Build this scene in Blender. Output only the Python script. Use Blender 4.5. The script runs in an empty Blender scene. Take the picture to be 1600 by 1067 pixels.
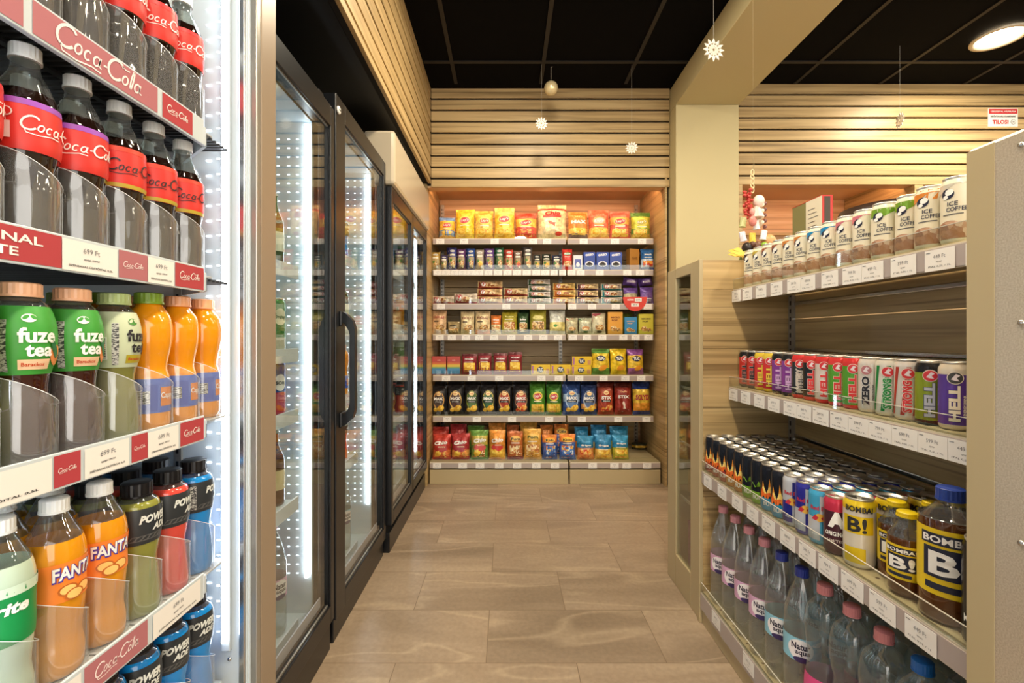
import bpy, bmesh, math, random
from math import sin, cos, pi, radians as R
from mathutils import Vector, Matrix
SC = bpy.context.scene
COL = SC.collection
# ------------------------------------------------------------------ camera, world, lights, exposure
FPX = 735.0; CZ = 1.08
cam_d = bpy.data.cameras.new('camera'); cam = bpy.data.objects.new('camera', cam_d); COL.objects.link(cam)
cam.location = (0, 0, CZ); cam.rotation_euler = (R(90), 0, 0)
cam_d.sensor_width = 36; cam_d.lens = 36*FPX/1600
cam_d.shift_x = (800-792)/1600; cam_d.shift_y = -(533.5-527)/1600
cam_d.clip_start = .02; cam_d.clip_end = 60
SC.camera = cam
w = bpy.data.worlds.new('world'); SC.world = w; w.use_nodes = True
w.node_tree.nodes['Background'].inputs[0].default_value = (1.0, .95, .87, 1)
w.node_tree.nodes['Background'].inputs[1].default_value = 2.4
SC.view_settings.view_transform = 'Standard'; SC.view_settings.look = 'None'
SC.view_settings.gamma = 1; SC.view_settings.use_curve_mapping = False
SC.view_settings.exposure = 0.68
SC.cycles.use_denoising = True
SC.cycles.max_bounces = 8; SC.cycles.diffuse_bounces = 4; SC.cycles.glossy_bounces = 4
SC.cycles.transmission_bounces = 6; SC.cycles.transparent_max_bounces = 32
SC.cycles.caustics_reflective = False; SC.cycles.caustics_refractive = False
SC.cycles.sample_clamp_indirect = 4
DOWN_W = 14.0          # each ceiling downlight
LED_E = 7.0            # cooler tubes
AISLE_FILL = [(.24, 2.3), (.24, 1.2), (.24, 0.1), (.24, -1.2)]  # unseen lamps added over the aisle as general fill
SIDE_LIGHTS = [(2.93, 2.8), (2.93, 1.6), (1.85, 1.2), (1.85, -.2), (4.1, 2.2)]  # first one is seen, the rest are unseen fill lamps

# ------------------------------------------------------------------ materials
def lin(c):
    if isinstance(c, str):
        c = c.lstrip('#'); c = [int(c[i:i+2], 16)/255 for i in (0, 2, 4)]
    return tuple(x/12.92 if x <= .04045 else ((x+.055)/1.055)**2.4 for x in c) + (1,)
MATS = {}
def M(name, col=None, rough=.45, metal=0, emit=0, coat=0, trans=0, spec=.5, alpha=1, sss=0):
    if name in MATS: return MATS[name]
    m = bpy.data.materials.new(name); m.use_nodes = True; b = m.node_tree.nodes['Principled BSDF']
    b.inputs['Base Color'].default_value = lin(col); b.inputs['Roughness'].default_value = rough
    b.inputs['Metallic'].default_value = metal; b.inputs['Coat Weight'].default_value = coat
    b.inputs['Transmission Weight'].default_value = trans
    b.inputs['Specular IOR Level'].default_value = spec
    if emit:
        b.inputs['Emission Color'].default_value = lin(col); b.inputs['Emission Strength'].default_value = emit
    MATS[name] = m; return m
def C(hexa, rough=.4):                                   # plain printed colour
    return M('print_%s_%d' % (hexa.lstrip('#'), int(rough*100)), hexa, rough)
def F(hexa):                                             # lacquered tin
    return M('tin_'+hexa.lstrip('#'), hexa, .26, .25)
def FO(hexa):                                            # crinkled foil film, slightly mottled print
    nm = 'foil_'+hexa.lstrip('#')
    if nm in MATS: return MATS[nm]
    m = M(nm, hexa, .30, .15); t = m.node_tree; n = t.nodes; b = n['Principled BSDF']
    g = n.new('ShaderNodeTexCoord'); a = n.new('ShaderNodeTexNoise'); a.inputs['Scale'].default_value = 26; a.inputs['Detail'].default_value = 3; a.inputs['Distortion'].default_value = 1.2
    t.links.new(g.outputs['Object'], a.inputs[0]); bp = n.new('ShaderNodeBump'); bp.inputs['Strength'].default_value = .9; bp.inputs['Distance'].default_value = .006
    t.links.new(a.outputs[0], bp.inputs['Height']); t.links.new(bp.outputs[0], b.inputs['Normal'])
    c = lin(hexa); r = n.new('ShaderNodeValToRGB'); e = r.color_ramp.elements; e[0].position = .38; e[1].position = .62
    e[0].color = tuple(x*.72 for x in c[:3])+(1,); e[1].color = tuple(min(1, x*1.15+.02) for x in c[:3])+(1,)
    a2 = n.new('ShaderNodeTexNoise'); a2.inputs['Scale'].default_value = 38; t.links.new(g.outputs['Object'], a2.inputs[0])
    t.links.new(a2.outputs[0], r.inputs[0]); t.links.new(r.outputs[0], b.inputs['Base Color']); return m
def nt(name):
    m = bpy.data.materials.new(name); m.use_nodes = True; MATS[name] = m
    return m, m.node_tree, m.node_tree.nodes, m.node_tree.nodes['Principled BSDF']
def ramp(t, stops):
    r = t.nodes.new('ShaderNodeValToRGB'); e = r.color_ramp.elements
    while len(e) < len(stops): e.new(.5)
    for k, (p, c) in enumerate(stops): e[k].position = p; e[k].color = lin(c)
    return r
def thin(name, tint, ior=1.45, rough=.02, boost=0.0, haze=0.0, hazecol='#ffffff'):
    m, t, n, b = nt(name); n.remove(b)
    tr = n.new('ShaderNodeBsdfTransparent'); tr.inputs[0].default_value = lin(tint)
    gl = n.new('ShaderNodeBsdfGlossy'); gl.inputs['Roughness'].default_value = rough; gl.inputs[0].default_value = (1, 1, 1, 1)
    fr = n.new('ShaderNodeFresnel'); ge = n.new('ShaderNodeNewGeometry')     # a thin sheet reflects alike on both faces
    ma = n.new('ShaderNodeMapRange'); ma.inputs['To Min'].default_value = ior; ma.inputs['To Max'].default_value = 1/ior
    t.links.new(ge.outputs['Backfacing'], ma.inputs[0]); t.links.new(ma.outputs[0], fr.inputs[0])
    ad = n.new('ShaderNodeMath'); ad.operation = 'ADD'; ad.use_clamp = True; ad.inputs[1].default_value = boost
    t.links.new(fr.outputs[0], ad.inputs[0])
    mx = n.new('ShaderNodeMixShader'); t.links.new(ad.outputs[0], mx.inputs[0])
    src = tr.outputs[0]
    if haze:
        df = n.new('ShaderNodeBsdfDiffuse'); df.inputs[0].default_value = lin(hazecol)
        m2 = n.new('ShaderNodeMixShader'); m2.inputs[0].default_value = haze
        t.links.new(tr.outputs[0], m2.inputs[1]); t.links.new(df.outputs[0], m2.inputs[2]); src = m2.outputs[0]
    t.links.new(src, mx.inputs[1]); t.links.new(gl.outputs[0], mx.inputs[2])
    t.links.new(mx.outputs[0], n['Material Output'].inputs[0]); return m
GLASS = thin('door_glass', '#f4f8f6', 1.5, .0)
ACRYL = thin('clear_acrylic', '#f6f8f8', 1.6, .04, .05, .10)
PET = thin('clear_pet', '#dfe6e2', 1.5, .05, .03, .04)
PETB = thin('blue_tinted_pet', '#e6eff2', 1.55, .06, .04, .09, '#b4c8d0')
PETG = thin('grey_clear_pet', '#eceeea', 1.55, .06, .04, .07)
def wood(name, dark, mid, light, sx=1.3, sz=30):
    m, t, n, b = nt(name); L = t.links.new
    g = n.new('ShaderNodeNewGeometry'); mp = n.new('ShaderNodeMapping'); mp.inputs['Scale'].default_value = (sx, sx, sz)
    L(g.outputs['Position'], mp.inputs[0])
    a = n.new('ShaderNodeTexNoise'); a.inputs['Scale'].default_value = 1; a.inputs['Detail'].default_value = 3; a.inputs['Roughness'].default_value = .55
    a.inputs['Distortion'].default_value = .3; L(mp.outputs[0], a.inputs[0])
    r = ramp(t, [(.32, dark), (.5, mid), (.66, light)]); L(a.outputs[0], r.inputs[0])
    m2 = n.new('ShaderNodeMapping'); m2.inputs['Scale'].default_value = (sx*.6, sx*.6, sz*2.1); m2.inputs['Location'].default_value = (3, 7, 2); L(g.outputs['Position'], m2.inputs[0])
    c = n.new('ShaderNodeTexNoise'); c.inputs['Scale'].default_value = 1; c.inputs['Detail'].default_value = 2; c.inputs['Distortion'].default_value = .15; L(m2.outputs[0], c.inputs[0])
    r2 = ramp(t, [(.30, '#7c6a4c'), (.40, '#ffffff')]); L(c.outputs[0], r2.inputs[0])
    mx = n.new('ShaderNodeMixRGB'); mx.blend_type = 'MULTIPLY'; mx.inputs[0].default_value = .55; L(r.outputs[0], mx.inputs[1]); L(r2.outputs[0], mx.inputs[2])
    L(mx.outputs[0], b.inputs['Base Color']); b.inputs['Roughness'].default_value = .42
    return m
WOOD = wood('zebrano_laminate', '#a0865a', '#bc9f6e', '#ccb07e')
WOODP = wood('pale_pink_laminate', '#b38a62', '#cfa67a', '#dcba90', 1.0, 26)
def foodmat(name, cols, scale=90):
    m, t, n, b = nt(name)
    tc = n.new('ShaderNodeTexCoord')
    v = n.new('ShaderNodeTexVoronoi'); v.inputs['Scale'].default_value = scale; t.links.new(tc.outputs['Object'], v.inputs[0])
    s = n.new('ShaderNodeSeparateColor'); t.links.new(v.outputs['Color'], s.inputs[0])
    k = len(cols); r = ramp(t, [(i/k, c) for i, c in enumerate(cols)]); r.color_ramp.interpolation = 'CONSTANT'
    t.links.new(s.outputs[0], r.inputs[0]); t.links.new(r.outputs[0], b.inputs['Base Color']); b.inputs['Roughness'].default_value = .35
    return m
CHIPS = foodmat('picture_of_crisps', ['#e8b93c', '#f5d76a', '#d99a2c', '#f0c850'], 60)
REDF = foodmat('picture_of_red_snack', ['#c8402a', '#e8a040', '#d86a30', '#f0c878'], 60)
MIXF = foodmat('picture_of_mixed_snack', ['#e6c890', '#c88a50', '#f0e0b8', '#a86438'], 70)
NUTS = foodmat('picture_of_nuts', ['#d8b070', '#b07838', '#ecd09c', '#8a6a40'], 80)
BLUF = foodmat('picture_of_cereal', ['#3a6cb8', '#e8c060', '#d8e4f0', '#e07a38', '#5088d0'], 70)
COFF = foodmat('picture_of_iced_coffee', ['#b08468', '#c8a084', '#98705a', '#d8bca4', '#a87858'], 90)
FLAME = foodmat('picture_of_flames', ['#f09a30', '#f8d878', '#e86a20', '#ffe8a0'], 60)
BARS = None
def barmat():
    m, t, n, b = nt('fine_print'); tc = n.new('ShaderNodeTexCoord')
    w_ = n.new('ShaderNodeTexNoise'); mp = n.new('ShaderNodeMapping'); mp.inputs['Scale'].default_value = (260, 260, 700)
    t.links.new(tc.outputs['Object'], mp.inputs[0]); t.links.new(mp.outputs[0], w_.inputs[0]); w_.inputs['Scale'].default_value = 1
    r = ramp(t, [(.46, '#3c3c40'), (.54, '#c8c8c4')]); t.links.new(w_.outputs[0], r.inputs[0]); t.links.new(r.outputs[0], b.inputs['Base Color'])
    return m
FINE = barmat()
def floor_mat():
    m, t, n, b = nt('slate_tile_floor'); L = t.links.new
    g = n.new('ShaderNodeNewGeometry'); mp = n.new('ShaderNodeMapping'); mp.inputs['Location'].default_value = (-.231+.3+6, -1.863+.303*12, 0)
    L(g.outputs['Position'], mp.inputs[0])
    br = n.new('ShaderNodeTexBrick'); br.offset = .5; br.inputs['Scale'].default_value = 1; br.inputs['Mortar Size'].default_value = .0016
    br.inputs['Brick Width'].default_value = .6; br.inputs['Row Height'].default_value = .303; br.inputs['Mortar Smooth'].default_value = .2
    br.inputs['Color1'].default_value = (.0, .0, .0, 1); br.inputs['Color2'].default_value = (1, 1, 1, 1); br.inputs['Mortar'].default_value = (.5, .5, .5, 1)
    L(mp.outputs[0], br.inputs[0])
    # per-tile offset for the veins
    sc = n.new('ShaderNodeVectorMath'); sc.operation = 'SCALE'; sc.inputs['Scale'].default_value = 4; L(br.outputs['Color'], sc.inputs[0])
    ad = n.new('ShaderNodeVectorMath'); L(g.outputs['Position'], ad.inputs[0]); L(sc.outputs[0], ad.inputs[1])
    m2 = n.new('ShaderNodeMapping'); m2.inputs['Rotation'].default_value = (0, 0, R(38)); m2.inputs['Scale'].default_value = (.7, 3.0, 1); L(ad.outputs[0], m2.inputs[0])
    a = n.new('ShaderNodeTexNoise'); a.inputs['Scale'].default_value = 1.1; a.inputs['Detail'].default_value = 5; a.inputs['Distortion'].default_value = .45; L(m2.outputs[0], a.inputs[0])
    r1 = ramp(t, [(.3, '#8e7c68'), (.46, '#9e8b76'), (.52, '#ab9781'), (.56, '#a4907a'), (.7, '#b29e87')]); L(a.outputs[0], r1.inputs[0])
    c = n.new('ShaderNodeTexNoise'); c.inputs['Scale'].default_value = 1.0; c.inputs['Detail'].default_value = 2; c.inputs['Distortion'].default_value = .5; L(m2.outputs[0], c.inputs[0])
    r2 = ramp(t, [(.485, '#000000'), (.5, '#ffffff'), (.515, '#000000')]); L(c.outputs[0], r2.inputs[0])
    mx = n.new('ShaderNodeMixRGB'); mu = n.new('ShaderNodeMath'); mu.operation = 'MULTIPLY'; mu.inputs[1].default_value = .4; L(r2.outputs[0], mu.inputs[0])
    L(mu.outputs[0], mx.inputs[0]); L(r1.outputs[0], mx.inputs[1]); mx.inputs[2].default_value = lin('#cdb89c')
    f = n.new('ShaderNodeTexNoise'); f.inputs['Scale'].default_value = 60; f.inputs['Detail'].default_value = 4; L(g.outputs['Position'], f.inputs[0])
    r3 = ramp(t, [(.3, '#d6d6d6'), (.7, '#ffffff')]); L(f.outputs[0], r3.inputs[0])
    m4 = n.new('ShaderNodeMixRGB'); m4.blend_type = 'MULTIPLY'; m4.inputs[0].default_value = .5; L(mx.outputs[0], m4.inputs[1]); L(r3.outputs[0], m4.inputs[2])
    m5 = n.new('ShaderNodeMixRGB'); L(br.outputs['Fac'], m5.inputs[0]); L(m4.outputs[0], m5.inputs[1]); m5.inputs[2].default_value = lin('#7c6a55')
    L(m5.outputs[0], b.inputs['Base Color']); b.inputs['Roughness'].default_value = .30
    bp = n.new('ShaderNodeBump'); bp.inputs['Strength'].default_value = .12; bp.inputs['Distance'].default_value = .004; L(a.outputs[0], bp.inputs['Height']); L(bp.outputs[0], b.inputs['Normal'])
    return m
FLOOR = floor_mat()
def speckle(name, col, col2, rough, metal):
    m, t, n, b = nt(name); g = n.new('ShaderNodeNewGeometry')
    a = n.new('ShaderNodeTexNoise'); a.inputs['Scale'].default_value = 420; t.links.new(g.outputs['Position'], a.inputs[0])
    r = ramp(t, [(.35, col), (.65, col2)]); t.links.new(a.outputs[0], r.inputs[0]); t.links.new(r.outputs[0], b.inputs['Base Color'])
    bp = n.new('ShaderNodeBump'); bp.inputs['Strength'].default_value = .25; bp.inputs['Distance'].default_value = .0006
    t.links.new(a.outputs[0], bp.inputs['Height']); t.links.new(bp.outputs[0], b.inputs['Normal'])
    b.inputs['Roughness'].default_value = rough; b.inputs['Metallic'].default_value = metal; return m
BEIGE = M('beige_powder_coat', '#b7a681', .38)
BEIGE_SP = speckle('beige_hammered_steel', '#bdae98', '#cfc2ae', .33, .35)
WALLP = M('cream_wall_paint', '#c6b88c', .7)
CREAM = M('cream_gloss_panel', '#cdbfa6', .22)
BLACKF = M('black_frame', '#15171b', .3)
BLACKC = M('black_ceiling_tile', '#060506', .9, spec=.1)
BLACKG = M('dark_ceiling_grid', '#17120e', .6)
BLACKP = M('black_soffit_paint', '#0b0b0d', .5)
DARKGAP = M('dark_gap', '#0c0806', .9)
STRIP = M('lilac_grey_strip', '#b0a4a0', .25)
STRIPW = M('shelf_cream_edge', '#cfc3ae', .35)
STEEL = M('brushed_steel', '#c8c8c8', .25, 1)
ALU = M('can_aluminium', '#dad6cc', .36, .9)
SILV = M('silver_frame', '#a8a49c', .3, .6)
WHITEI = M('white_cooler_liner', '#ccd6dc', .22)
WHITEP = M('white_card', '#efece8', .5)
INK = C('#55555a'); INK2 = C('#26262a'); WHITE = C('#f6f4f0', .35)
LED = M('led_tube', '#eef6ff', .3, emit=LED_E)
DIOD_REFL = M('diode_and_reflection', '#eef6ff', .3, emit=3.2)  # also glows for the tube's reflection dots on cooler walls
WARML = M('warm_led_strip', '#ffc898', .3, emit=22)
LAMP = M('downlight_diffuser', '#ffe2b4', .3, emit=14)
CAPW = C('#fbfdfb', .3); BLACK = C('#16161a', .3)

# ------------------------------------------------------------------ mesh builder
class MB:
    def __init__(s): s.v = []; s.f = []; s.m = []; s.s = []; s.mats = []
    def mi(s, m):
        if m not in s.mats: s.mats.append(m)
        return s.mats.index(m)
    def add(s, vs, fs, mat, smooth=False):
        o = len(s.v); s.v.extend(vs); k = s.mi(mat) if not isinstance(mat, list) else None
        for i, f in enumerate(fs):
            s.f.append(tuple(o+q for q in f)); s.m.append(k if k is not None else s.mi(mat[i])); s.s.append(smooth)
        return s
    def box(s, a, b, mat, c=0):
        (x0, y0, z0), (x1, y1, z1) = [min(p, q) for p, q in zip(a, b)], [max(p, q) for p, q in zip(a, b)]
        if not c:
            vs = [(x, y, z) for x in (x0, x1) for y in (y0, y1) for z in (z0, z1)]
            return s.add(vs, [(0, 1, 3, 2), (4, 6, 7, 5), (0, 4, 5, 1), (2, 3, 7, 6), (0, 2, 6, 4), (1, 5, 7, 3)], mat)
        c = min(c, (x1-x0)*.45, (y1-y0)*.45, (z1-z0)*.45)
        bm = bmesh.new(); bmesh.ops.create_cube(bm, size=1)
        for v in bm.verts: v.co = Vector(((x0+x1)/2+v.co.x*(x1-x0), (y0+y1)/2+v.co.y*(y1-y0), (z0+z1)/2+v.co.z*(z1-z0)))
        bmesh.ops.bevel(bm, geom=bm.edges[:], offset=c, segments=2, affect='EDGES', profile=.5)
        bm.verts.index_update(); vs = [tuple(v.co) for v in bm.verts]; fs = [[v.index for v in f.verts] for f in bm.faces]; bm.free()
        return s.add(vs, fs, mat)
    def lathe(s, prof, mat, n=24, caps=True, cx=0, cy=0, ribs=0, smooth=True):
        # prof: list of (r, z); mat a material or fn(zmid)
        vs = []; fs = []; ms = []
        for (r, z) in prof:
            for k in range(n):
                a = 2*pi*k/n; rr = r*(1-ribs*(k % 2)); vs.append((cx+rr*cos(a), cy+rr*sin(a), z))
        for i in range(len(prof)-1):
            mm = mat(.5*(prof[i][1]+prof[i+1][1])) if callable(mat) else mat
            for k in range(n):
                k2 = (k+1) % n; fs.append((i*n+k, i*n+k2, (i+1)*n+k2, (i+1)*n+k)); ms.append(mm)
        s.add(vs, fs, ms, smooth)
        if caps:
            m0 = mat(prof[0][1]) if callable(mat) else mat; m1 = mat(prof[-1][1]) if callable(mat) else mat
            if prof[0][0] > 1e-5: s.add(vs[:n], [tuple(range(n))[::-1]], m0)
            if prof[-1][0] > 1e-5: s.add(vs[-n:], [tuple(range(n))], m1)
        return s
    def rod(s, a, b, r, mat, n=8):
        a = Vector(a); b = Vector(b); d = (b-a).normalized(); u = d.orthogonal().normalized(); w_ = d.cross(u)
        vs = [tuple(p+(u*cos(2*pi*k/n)+w_*sin(2*pi*k/n))*r) for p in (a, b) for k in range(n)]
        fs = [(k, (k+1) % n, n+(k+1) % n, n+k) for k in range(n)]+[tuple(range(n))[::-1], tuple(range(n, 2*n))]
        return s.add(vs, fs, mat, False)
    def tube(s, pts, r, mat, n=8):
        for a, b in zip(pts, pts[1:]): s.rod(a, b, r, mat, n)
        return s
    def prism(s, poly, y0, y1, mat, T=lambda p: p):   # poly in (x,z) extruded along y
        n = len(poly); vs = [T((x, y0, z)) for x, z in poly]+[T((x, y1, z)) for x, z in poly]
        return s.add(vs, [tuple(range(n)), tuple(range(n, 2*n))[::-1]]+[(k, k+n, (k+1) % n+n, (k+1) % n) for k in range(n)], mat)
    def mesh(s, name):
        me = bpy.data.meshes.new(name); me.from_pydata(s.v, [], s.f)
        for m in s.mats: me.materials.append(m)
        me.polygons.foreach_set('material_index', s.m); me.polygons.foreach_set('use_smooth', s.s); me.update()
        return me
def link(name, me, parent=None, **kw):
    o = bpy.data.objects.new(name, me); COL.objects.link(o)
    if parent: o.parent = parent
    for k, v in kw.items(): o[k] = v
    return o
def struct(name, mb): return link(name, mb.mesh(name), kind='structure')
LABELS = {}
def note(label, group=None):
    n = len(label.split())
    if not 4 <= n <= 16: print('LABEL LENGTH', n, label)
    if label in LABELS and not group: print('LABEL DUP', label)
    LABELS[label] = 1
def thing(name, label, cat, loc=(0, 0, 0), rot=(0, 0, 0), group=None, mesh=None):
    note(label, group)
    o = bpy.data.objects.new(name, mesh); COL.objects.link(o); o.location = loc; o.rotation_euler = rot
    o['label'] = label; o['category'] = cat
    if group: o['group'] = group
    return o
def inst(name, parts, label, cat, loc, rot=(0, 0, 0), group=None):
    """parts: list of (name, mesh) -> Empty with copies of the parts (shared mesh data)"""
    if len(parts) == 1: return thing(name, label, cat, loc, rot, group, parts[0][1])
    r = thing(name, label, cat, loc, rot, group)
    for p in parts: link(p[0], p[1], r)
    return r
ORD = 'first second third fourth fifth sixth seventh eighth ninth tenth eleventh twelfth thirteenth fourteenth fifteenth sixteenth seventeenth eighteenth nineteenth twentieth'.split()
ORD += ['twenty-first', 'twenty-second', 'twenty-third']

# ------------------------------------------------------------------ lettering and flat marks laid on any surface
_tc = {}
def textmesh(s, bold, shear, cut):   # cut: slice long faces so they can bend round a can
    key = (s, bold, shear, cut)
    if key in _tc: return _tc[key]
    cu = bpy.data.curves.new('lettering', 'FONT'); cu.body = s; cu.size = 1; cu.offset = bold; cu.shear = shear; cu.resolution_u = 2
    o = bpy.data.objects.new('lettering', cu); me = bpy.data.meshes.new_from_object(o)
    bm = bmesh.new(); bm.from_mesh(me)
    if bm.verts:
        x0 = min(v.co.x for v in bm.verts); x1 = max(v.co.x for v in bm.verts)
        y0 = min(v.co.y for v in bm.verts); y1 = max(v.co.y for v in bm.verts)
        if cut:
            k = max(1, int((x1-x0)/.16))
            for i in range(1, k):
                bmesh.ops.bisect_plane(bm, geom=bm.verts[:]+bm.edges[:]+bm.faces[:], plane_co=(x0+(x1-x0)*i/k, 0, 0), plane_no=(1, 0, 0))
            k = max(1, int((y1-y0)/.25))
            for i in range(1, k):
                bmesh.ops.bisect_plane(bm, geom=bm.verts[:]+bm.edges[:]+bm.faces[:], plane_co=(0, y0+(y1-y0)*i/k, 0), plane_no=(0, 1, 0))
        bm.verts.index_update()
        vs = [((v.co.x-(x0+x1)/2), (v.co.y-(y0+y1)/2)) for v in bm.verts]; fs = [[v.index for v in f.verts] for f in bm.faces]
        res = (vs, fs, x1-x0, y1-y0)
    else: res = ([], [], 1, 1)
    bm.free(); bpy.data.meshes.remove(me); bpy.data.objects.remove(o); bpy.data.curves.remove(cu)
    _tc[key] = res; return res
def _arc(cx, cy, rx, ry, a0, a1, n=14): return [(cx+rx*cos(R(a0+(a1-a0)*k/n)), cy+ry*sin(R(a0+(a1-a0)*k/n))) for k in range(n+1)]
SCRIPT = [(_arc(.95, .95, .85, .98, 38, 322), .24), (_arc(2.1, .5, .3, .44, 0, 360), .17), (_arc(3.0, .5, .3, .44, 45, 320), .17),
          (_arc(3.9, .5, .3, .44, 0, 360), .17), ([(4.22, .98), (4.22, .2), (4.5, .05)], .17), ([(4.6, .55), (4.95, .6)], .18),
          (_arc(5.9, .95, .85, .98, 38, 322), .24), (_arc(7.05, .5, .3, .44, 0, 360), .17), (_arc(7.78, .95, .13, .95, 0, 360), .17),
          (_arc(8.5, .5, .3, .44, 0, 360), .17), ([(8.82, .98), (8.82, .2), (9.15, .1)], .17),
          ([(.6, .05), (.9, -.45), (2.2, -.55), (3.6, -.25), (4.6, -.35)], .13), ([(6.4, 1.72), (6.8, 1.55), (7.3, 1.62)], .12)]
class Art:
    def zone(s, u0, u1, vb, vt, mat, layer=1, n=20):   # area between two curves v = vb(u), vt(u)
        us = [u0+(u1-u0)*k/n for k in range(n+1)]; vs = [s.P(u, q(u), s.l*layer) for u in us for q in (vb, vt)]
        s.mb.add(vs, [(2*k, 2*k+2, 2*k+3, 2*k+1) for k in range(n)], mat, True)
    """marks in surface coordinates (u right, v up, metres) through a map P(u, v, lift)"""
    def __init__(s, mb, P, lift=.0004): s.mb = mb; s.P = P; s.l = lift
    def grid(s, u0, v0, u1, v1, mat, layer=1, nu=4, nv=3, shift=0):
        vs = [s.P(u0+(u1-u0)*i/nu+shift*(j/nv), v0+(v1-v0)*j/nv, s.l*layer) for j in range(nv+1) for i in range(nu+1)]
        fs = [(j*(nu+1)+i, j*(nu+1)+i+1, (j+1)*(nu+1)+i+1, (j+1)*(nu+1)+i) for j in range(nv) for i in range(nu)]
        s.mb.add(vs, fs, mat, True)
    def ell(s, cu, cv, ru, rv, mat, layer=1, n=18, rot=0, rings=2):
        vs = [s.P(cu, cv, s.l*layer)]; fs = []
        for q in range(1, rings+1):
            for k in range(n):
                a = 2*pi*k/n; x = ru*cos(a)*q/rings; y = rv*sin(a)*q/rings
                vs.append(s.P(cu+x*cos(rot)-y*sin(rot), cv+x*sin(rot)+y*cos(rot), s.l*layer))
        for k in range(n): fs.append((0, 1+k, 1+(k+1) % n))
        for q in range(1, rings):
            for k in range(n): fs.append((1+(q-1)*n+k, 1+q*n+k, 1+q*n+(k+1) % n, 1+(q-1)*n+(k+1) % n))
        s.mb.add(vs, fs, mat, True)
    def poly(s, pts, mat, layer=1):
        cu = sum(p[0] for p in pts)/len(pts); cv = sum(p[1] for p in pts)/len(pts); vs = [s.P(cu, cv, s.l*layer)]+[s.P(p[0], p[1], s.l*layer) for p in pts]
        n = len(pts); s.mb.add(vs, [(0, 1+k, 1+(k+1) % n) for k in range(n)], mat, True)
    def text(s, t, cu, cv, h, mat, layer=2, w=None, up=False, bold=.02, shear=0, cut=True, tilt=0):
        vs, fs, tw, th = textmesh(t, bold, shear, cut); k = h/th; kx = k if not w else (w/tw)
        out = []
        for (x, y) in vs:
            x, y = x*kx, y*k
            if tilt: x, y = x*cos(tilt)-y*sin(tilt), x*sin(tilt)+y*cos(tilt)
            if up: x, y = -y, x
            out.append(s.P(cu+x, cv+y, s.l*layer))
        s.mb.add(out, fs, mat, True)
    def stroke(s, pts, wd, mat, layer=2):
        vs = []; fs = []; n = len(pts)
        for i, p in enumerate(pts):
            a = pts[max(0, i-1)]; b = pts[min(n-1, i+1)]; dx, dy = b[0]-a[0], b[1]-a[1]; L = math.hypot(dx, dy) or 1
            nx, ny = -dy/L*wd/2, dx/L*wd/2
            vs += [s.P(p[0]+nx, p[1]+ny, s.l*layer), s.P(p[0]-nx, p[1]-ny, s.l*layer)]
        for i in range(n-1): fs.append((2*i, 2*i+1, 2*i+3, 2*i+2))
        s.mb.add(vs, fs, mat, True)
    def script(s, cu, cv, wid, mat, layer=2, up=False):
        k = wid/9.4
        for pts, wd in SCRIPT:
            q = [((x-4.7+.28*(y-.7))*k, (y-.7)*k) for x, y in pts]
            if up: q = [(-y, x) for x, y in q]
            s.stroke([(cu+x, cv+y) for x, y in q], wd*k, mat, layer)
def P_cyl(rf, R0=None):
    R0 = R0 or rf(.1)
    def P(u, v, l):
        a = u/R0; r = rf(v)+l; return (r*sin(a), -r*cos(a), v)
    return P
def P_front(y=0):  return lambda u, v, l: (u, y-l, v)
def P_aisle(x, sgn):   # face looking along sgn*X ; u runs to the viewer's right
    return lambda u, v, l: (x+sgn*l, u*sgn, v)
def rfun(prof):
    def rf(z):
        for (r0, z0), (r1, z1) in zip(prof, prof[1:]):
            if z0 <= z <= z1 and z1 > z0: return r0+(r1-r0)*(z-z0)/(z1-z0)
        return prof[-1][0] if z > prof[-1][1] else prof[0][0]
    return rf
def smooth_prof(pts, n=5):
    """Catmull-Rom through (r, z) points"""
    out = []; P = [pts[0]]+list(pts)+[pts[-1]]
    for i in range(1, len(P)-2):
        for k in range(n):
            t = k/n; q = []
            for c in (0, 1):
                a, b, c_, d = P[i-1][c], P[i][c], P[i+1][c], P[i+2][c]
                q.append(.5*(2*b+(c_-a)*t+(2*a-5*b+4*c_-d)*t*t+(3*b-a-3*c_+d)*t**3))
            out.append(tuple(q))
    out.append(pts[-1]); return out

# ------------------------------------------------------------------ room
b = MB(); b.box((-3, -3.2, -.05), (6, 4.3, 0), FLOOR); struct('floor', b)
b = MB(); b.box((-3, -3.2, 2.88), (6, 4.3, 2.95), BLACKC)
struct('ceiling', b)
b = MB()
for k in range(-1, 10):
    y = 3.07-.6*k
    for x0, x1 in ((-.545, 1.178), (1.625, 5.9)): b.box((x0, y-.012, 2.872), (x1, y+.012, 2.8795), BLACKG)
for k in range(-1, 9):
    x = .24+.6*k
    if x < -.56 or 1.17 < x < 1.63: continue
    b.box((x-.012, -3, 2.8725), (x+.012, 3.33, 2.8799), BLACKG)
struct('ceiling_grid', b)
def slats(mb, P, u0, u1, z0, z1, pitch=.0823, gap=.013, th=.018):
    z = z1
    while z > z0+.004:
        a = max(z-pitch+gap, z0); mb.box(P(u0, 0, a), P(u1, th, z), WOOD, .0015); z -= pitch
b = MB(); b.box((-.6, 3.42, 2.180), (1.18, 3.5, 2.88), DARKGAP); b.box((-.6, 3.42, 2.1672), (1.16, 3.5, 2.180), WOODP); slats(b, lambda u, t, z: (u, 3.42-t, z), -.548, 1.178, 2.167, 2.88); struct('wall_back', b)
b = MB(); b.box((1.62, 3.36, 2.180), (6, 3.44, 2.88), DARKGAP); b.box((1.64, 3.36, 2.1665), (6, 3.44, 2.180), WOODP); slats(b, lambda u, t, z: (u, 3.36-t, z), 1.645, 5.9, 2.166, 2.88)
struct('wall_back_right', b)
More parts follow.
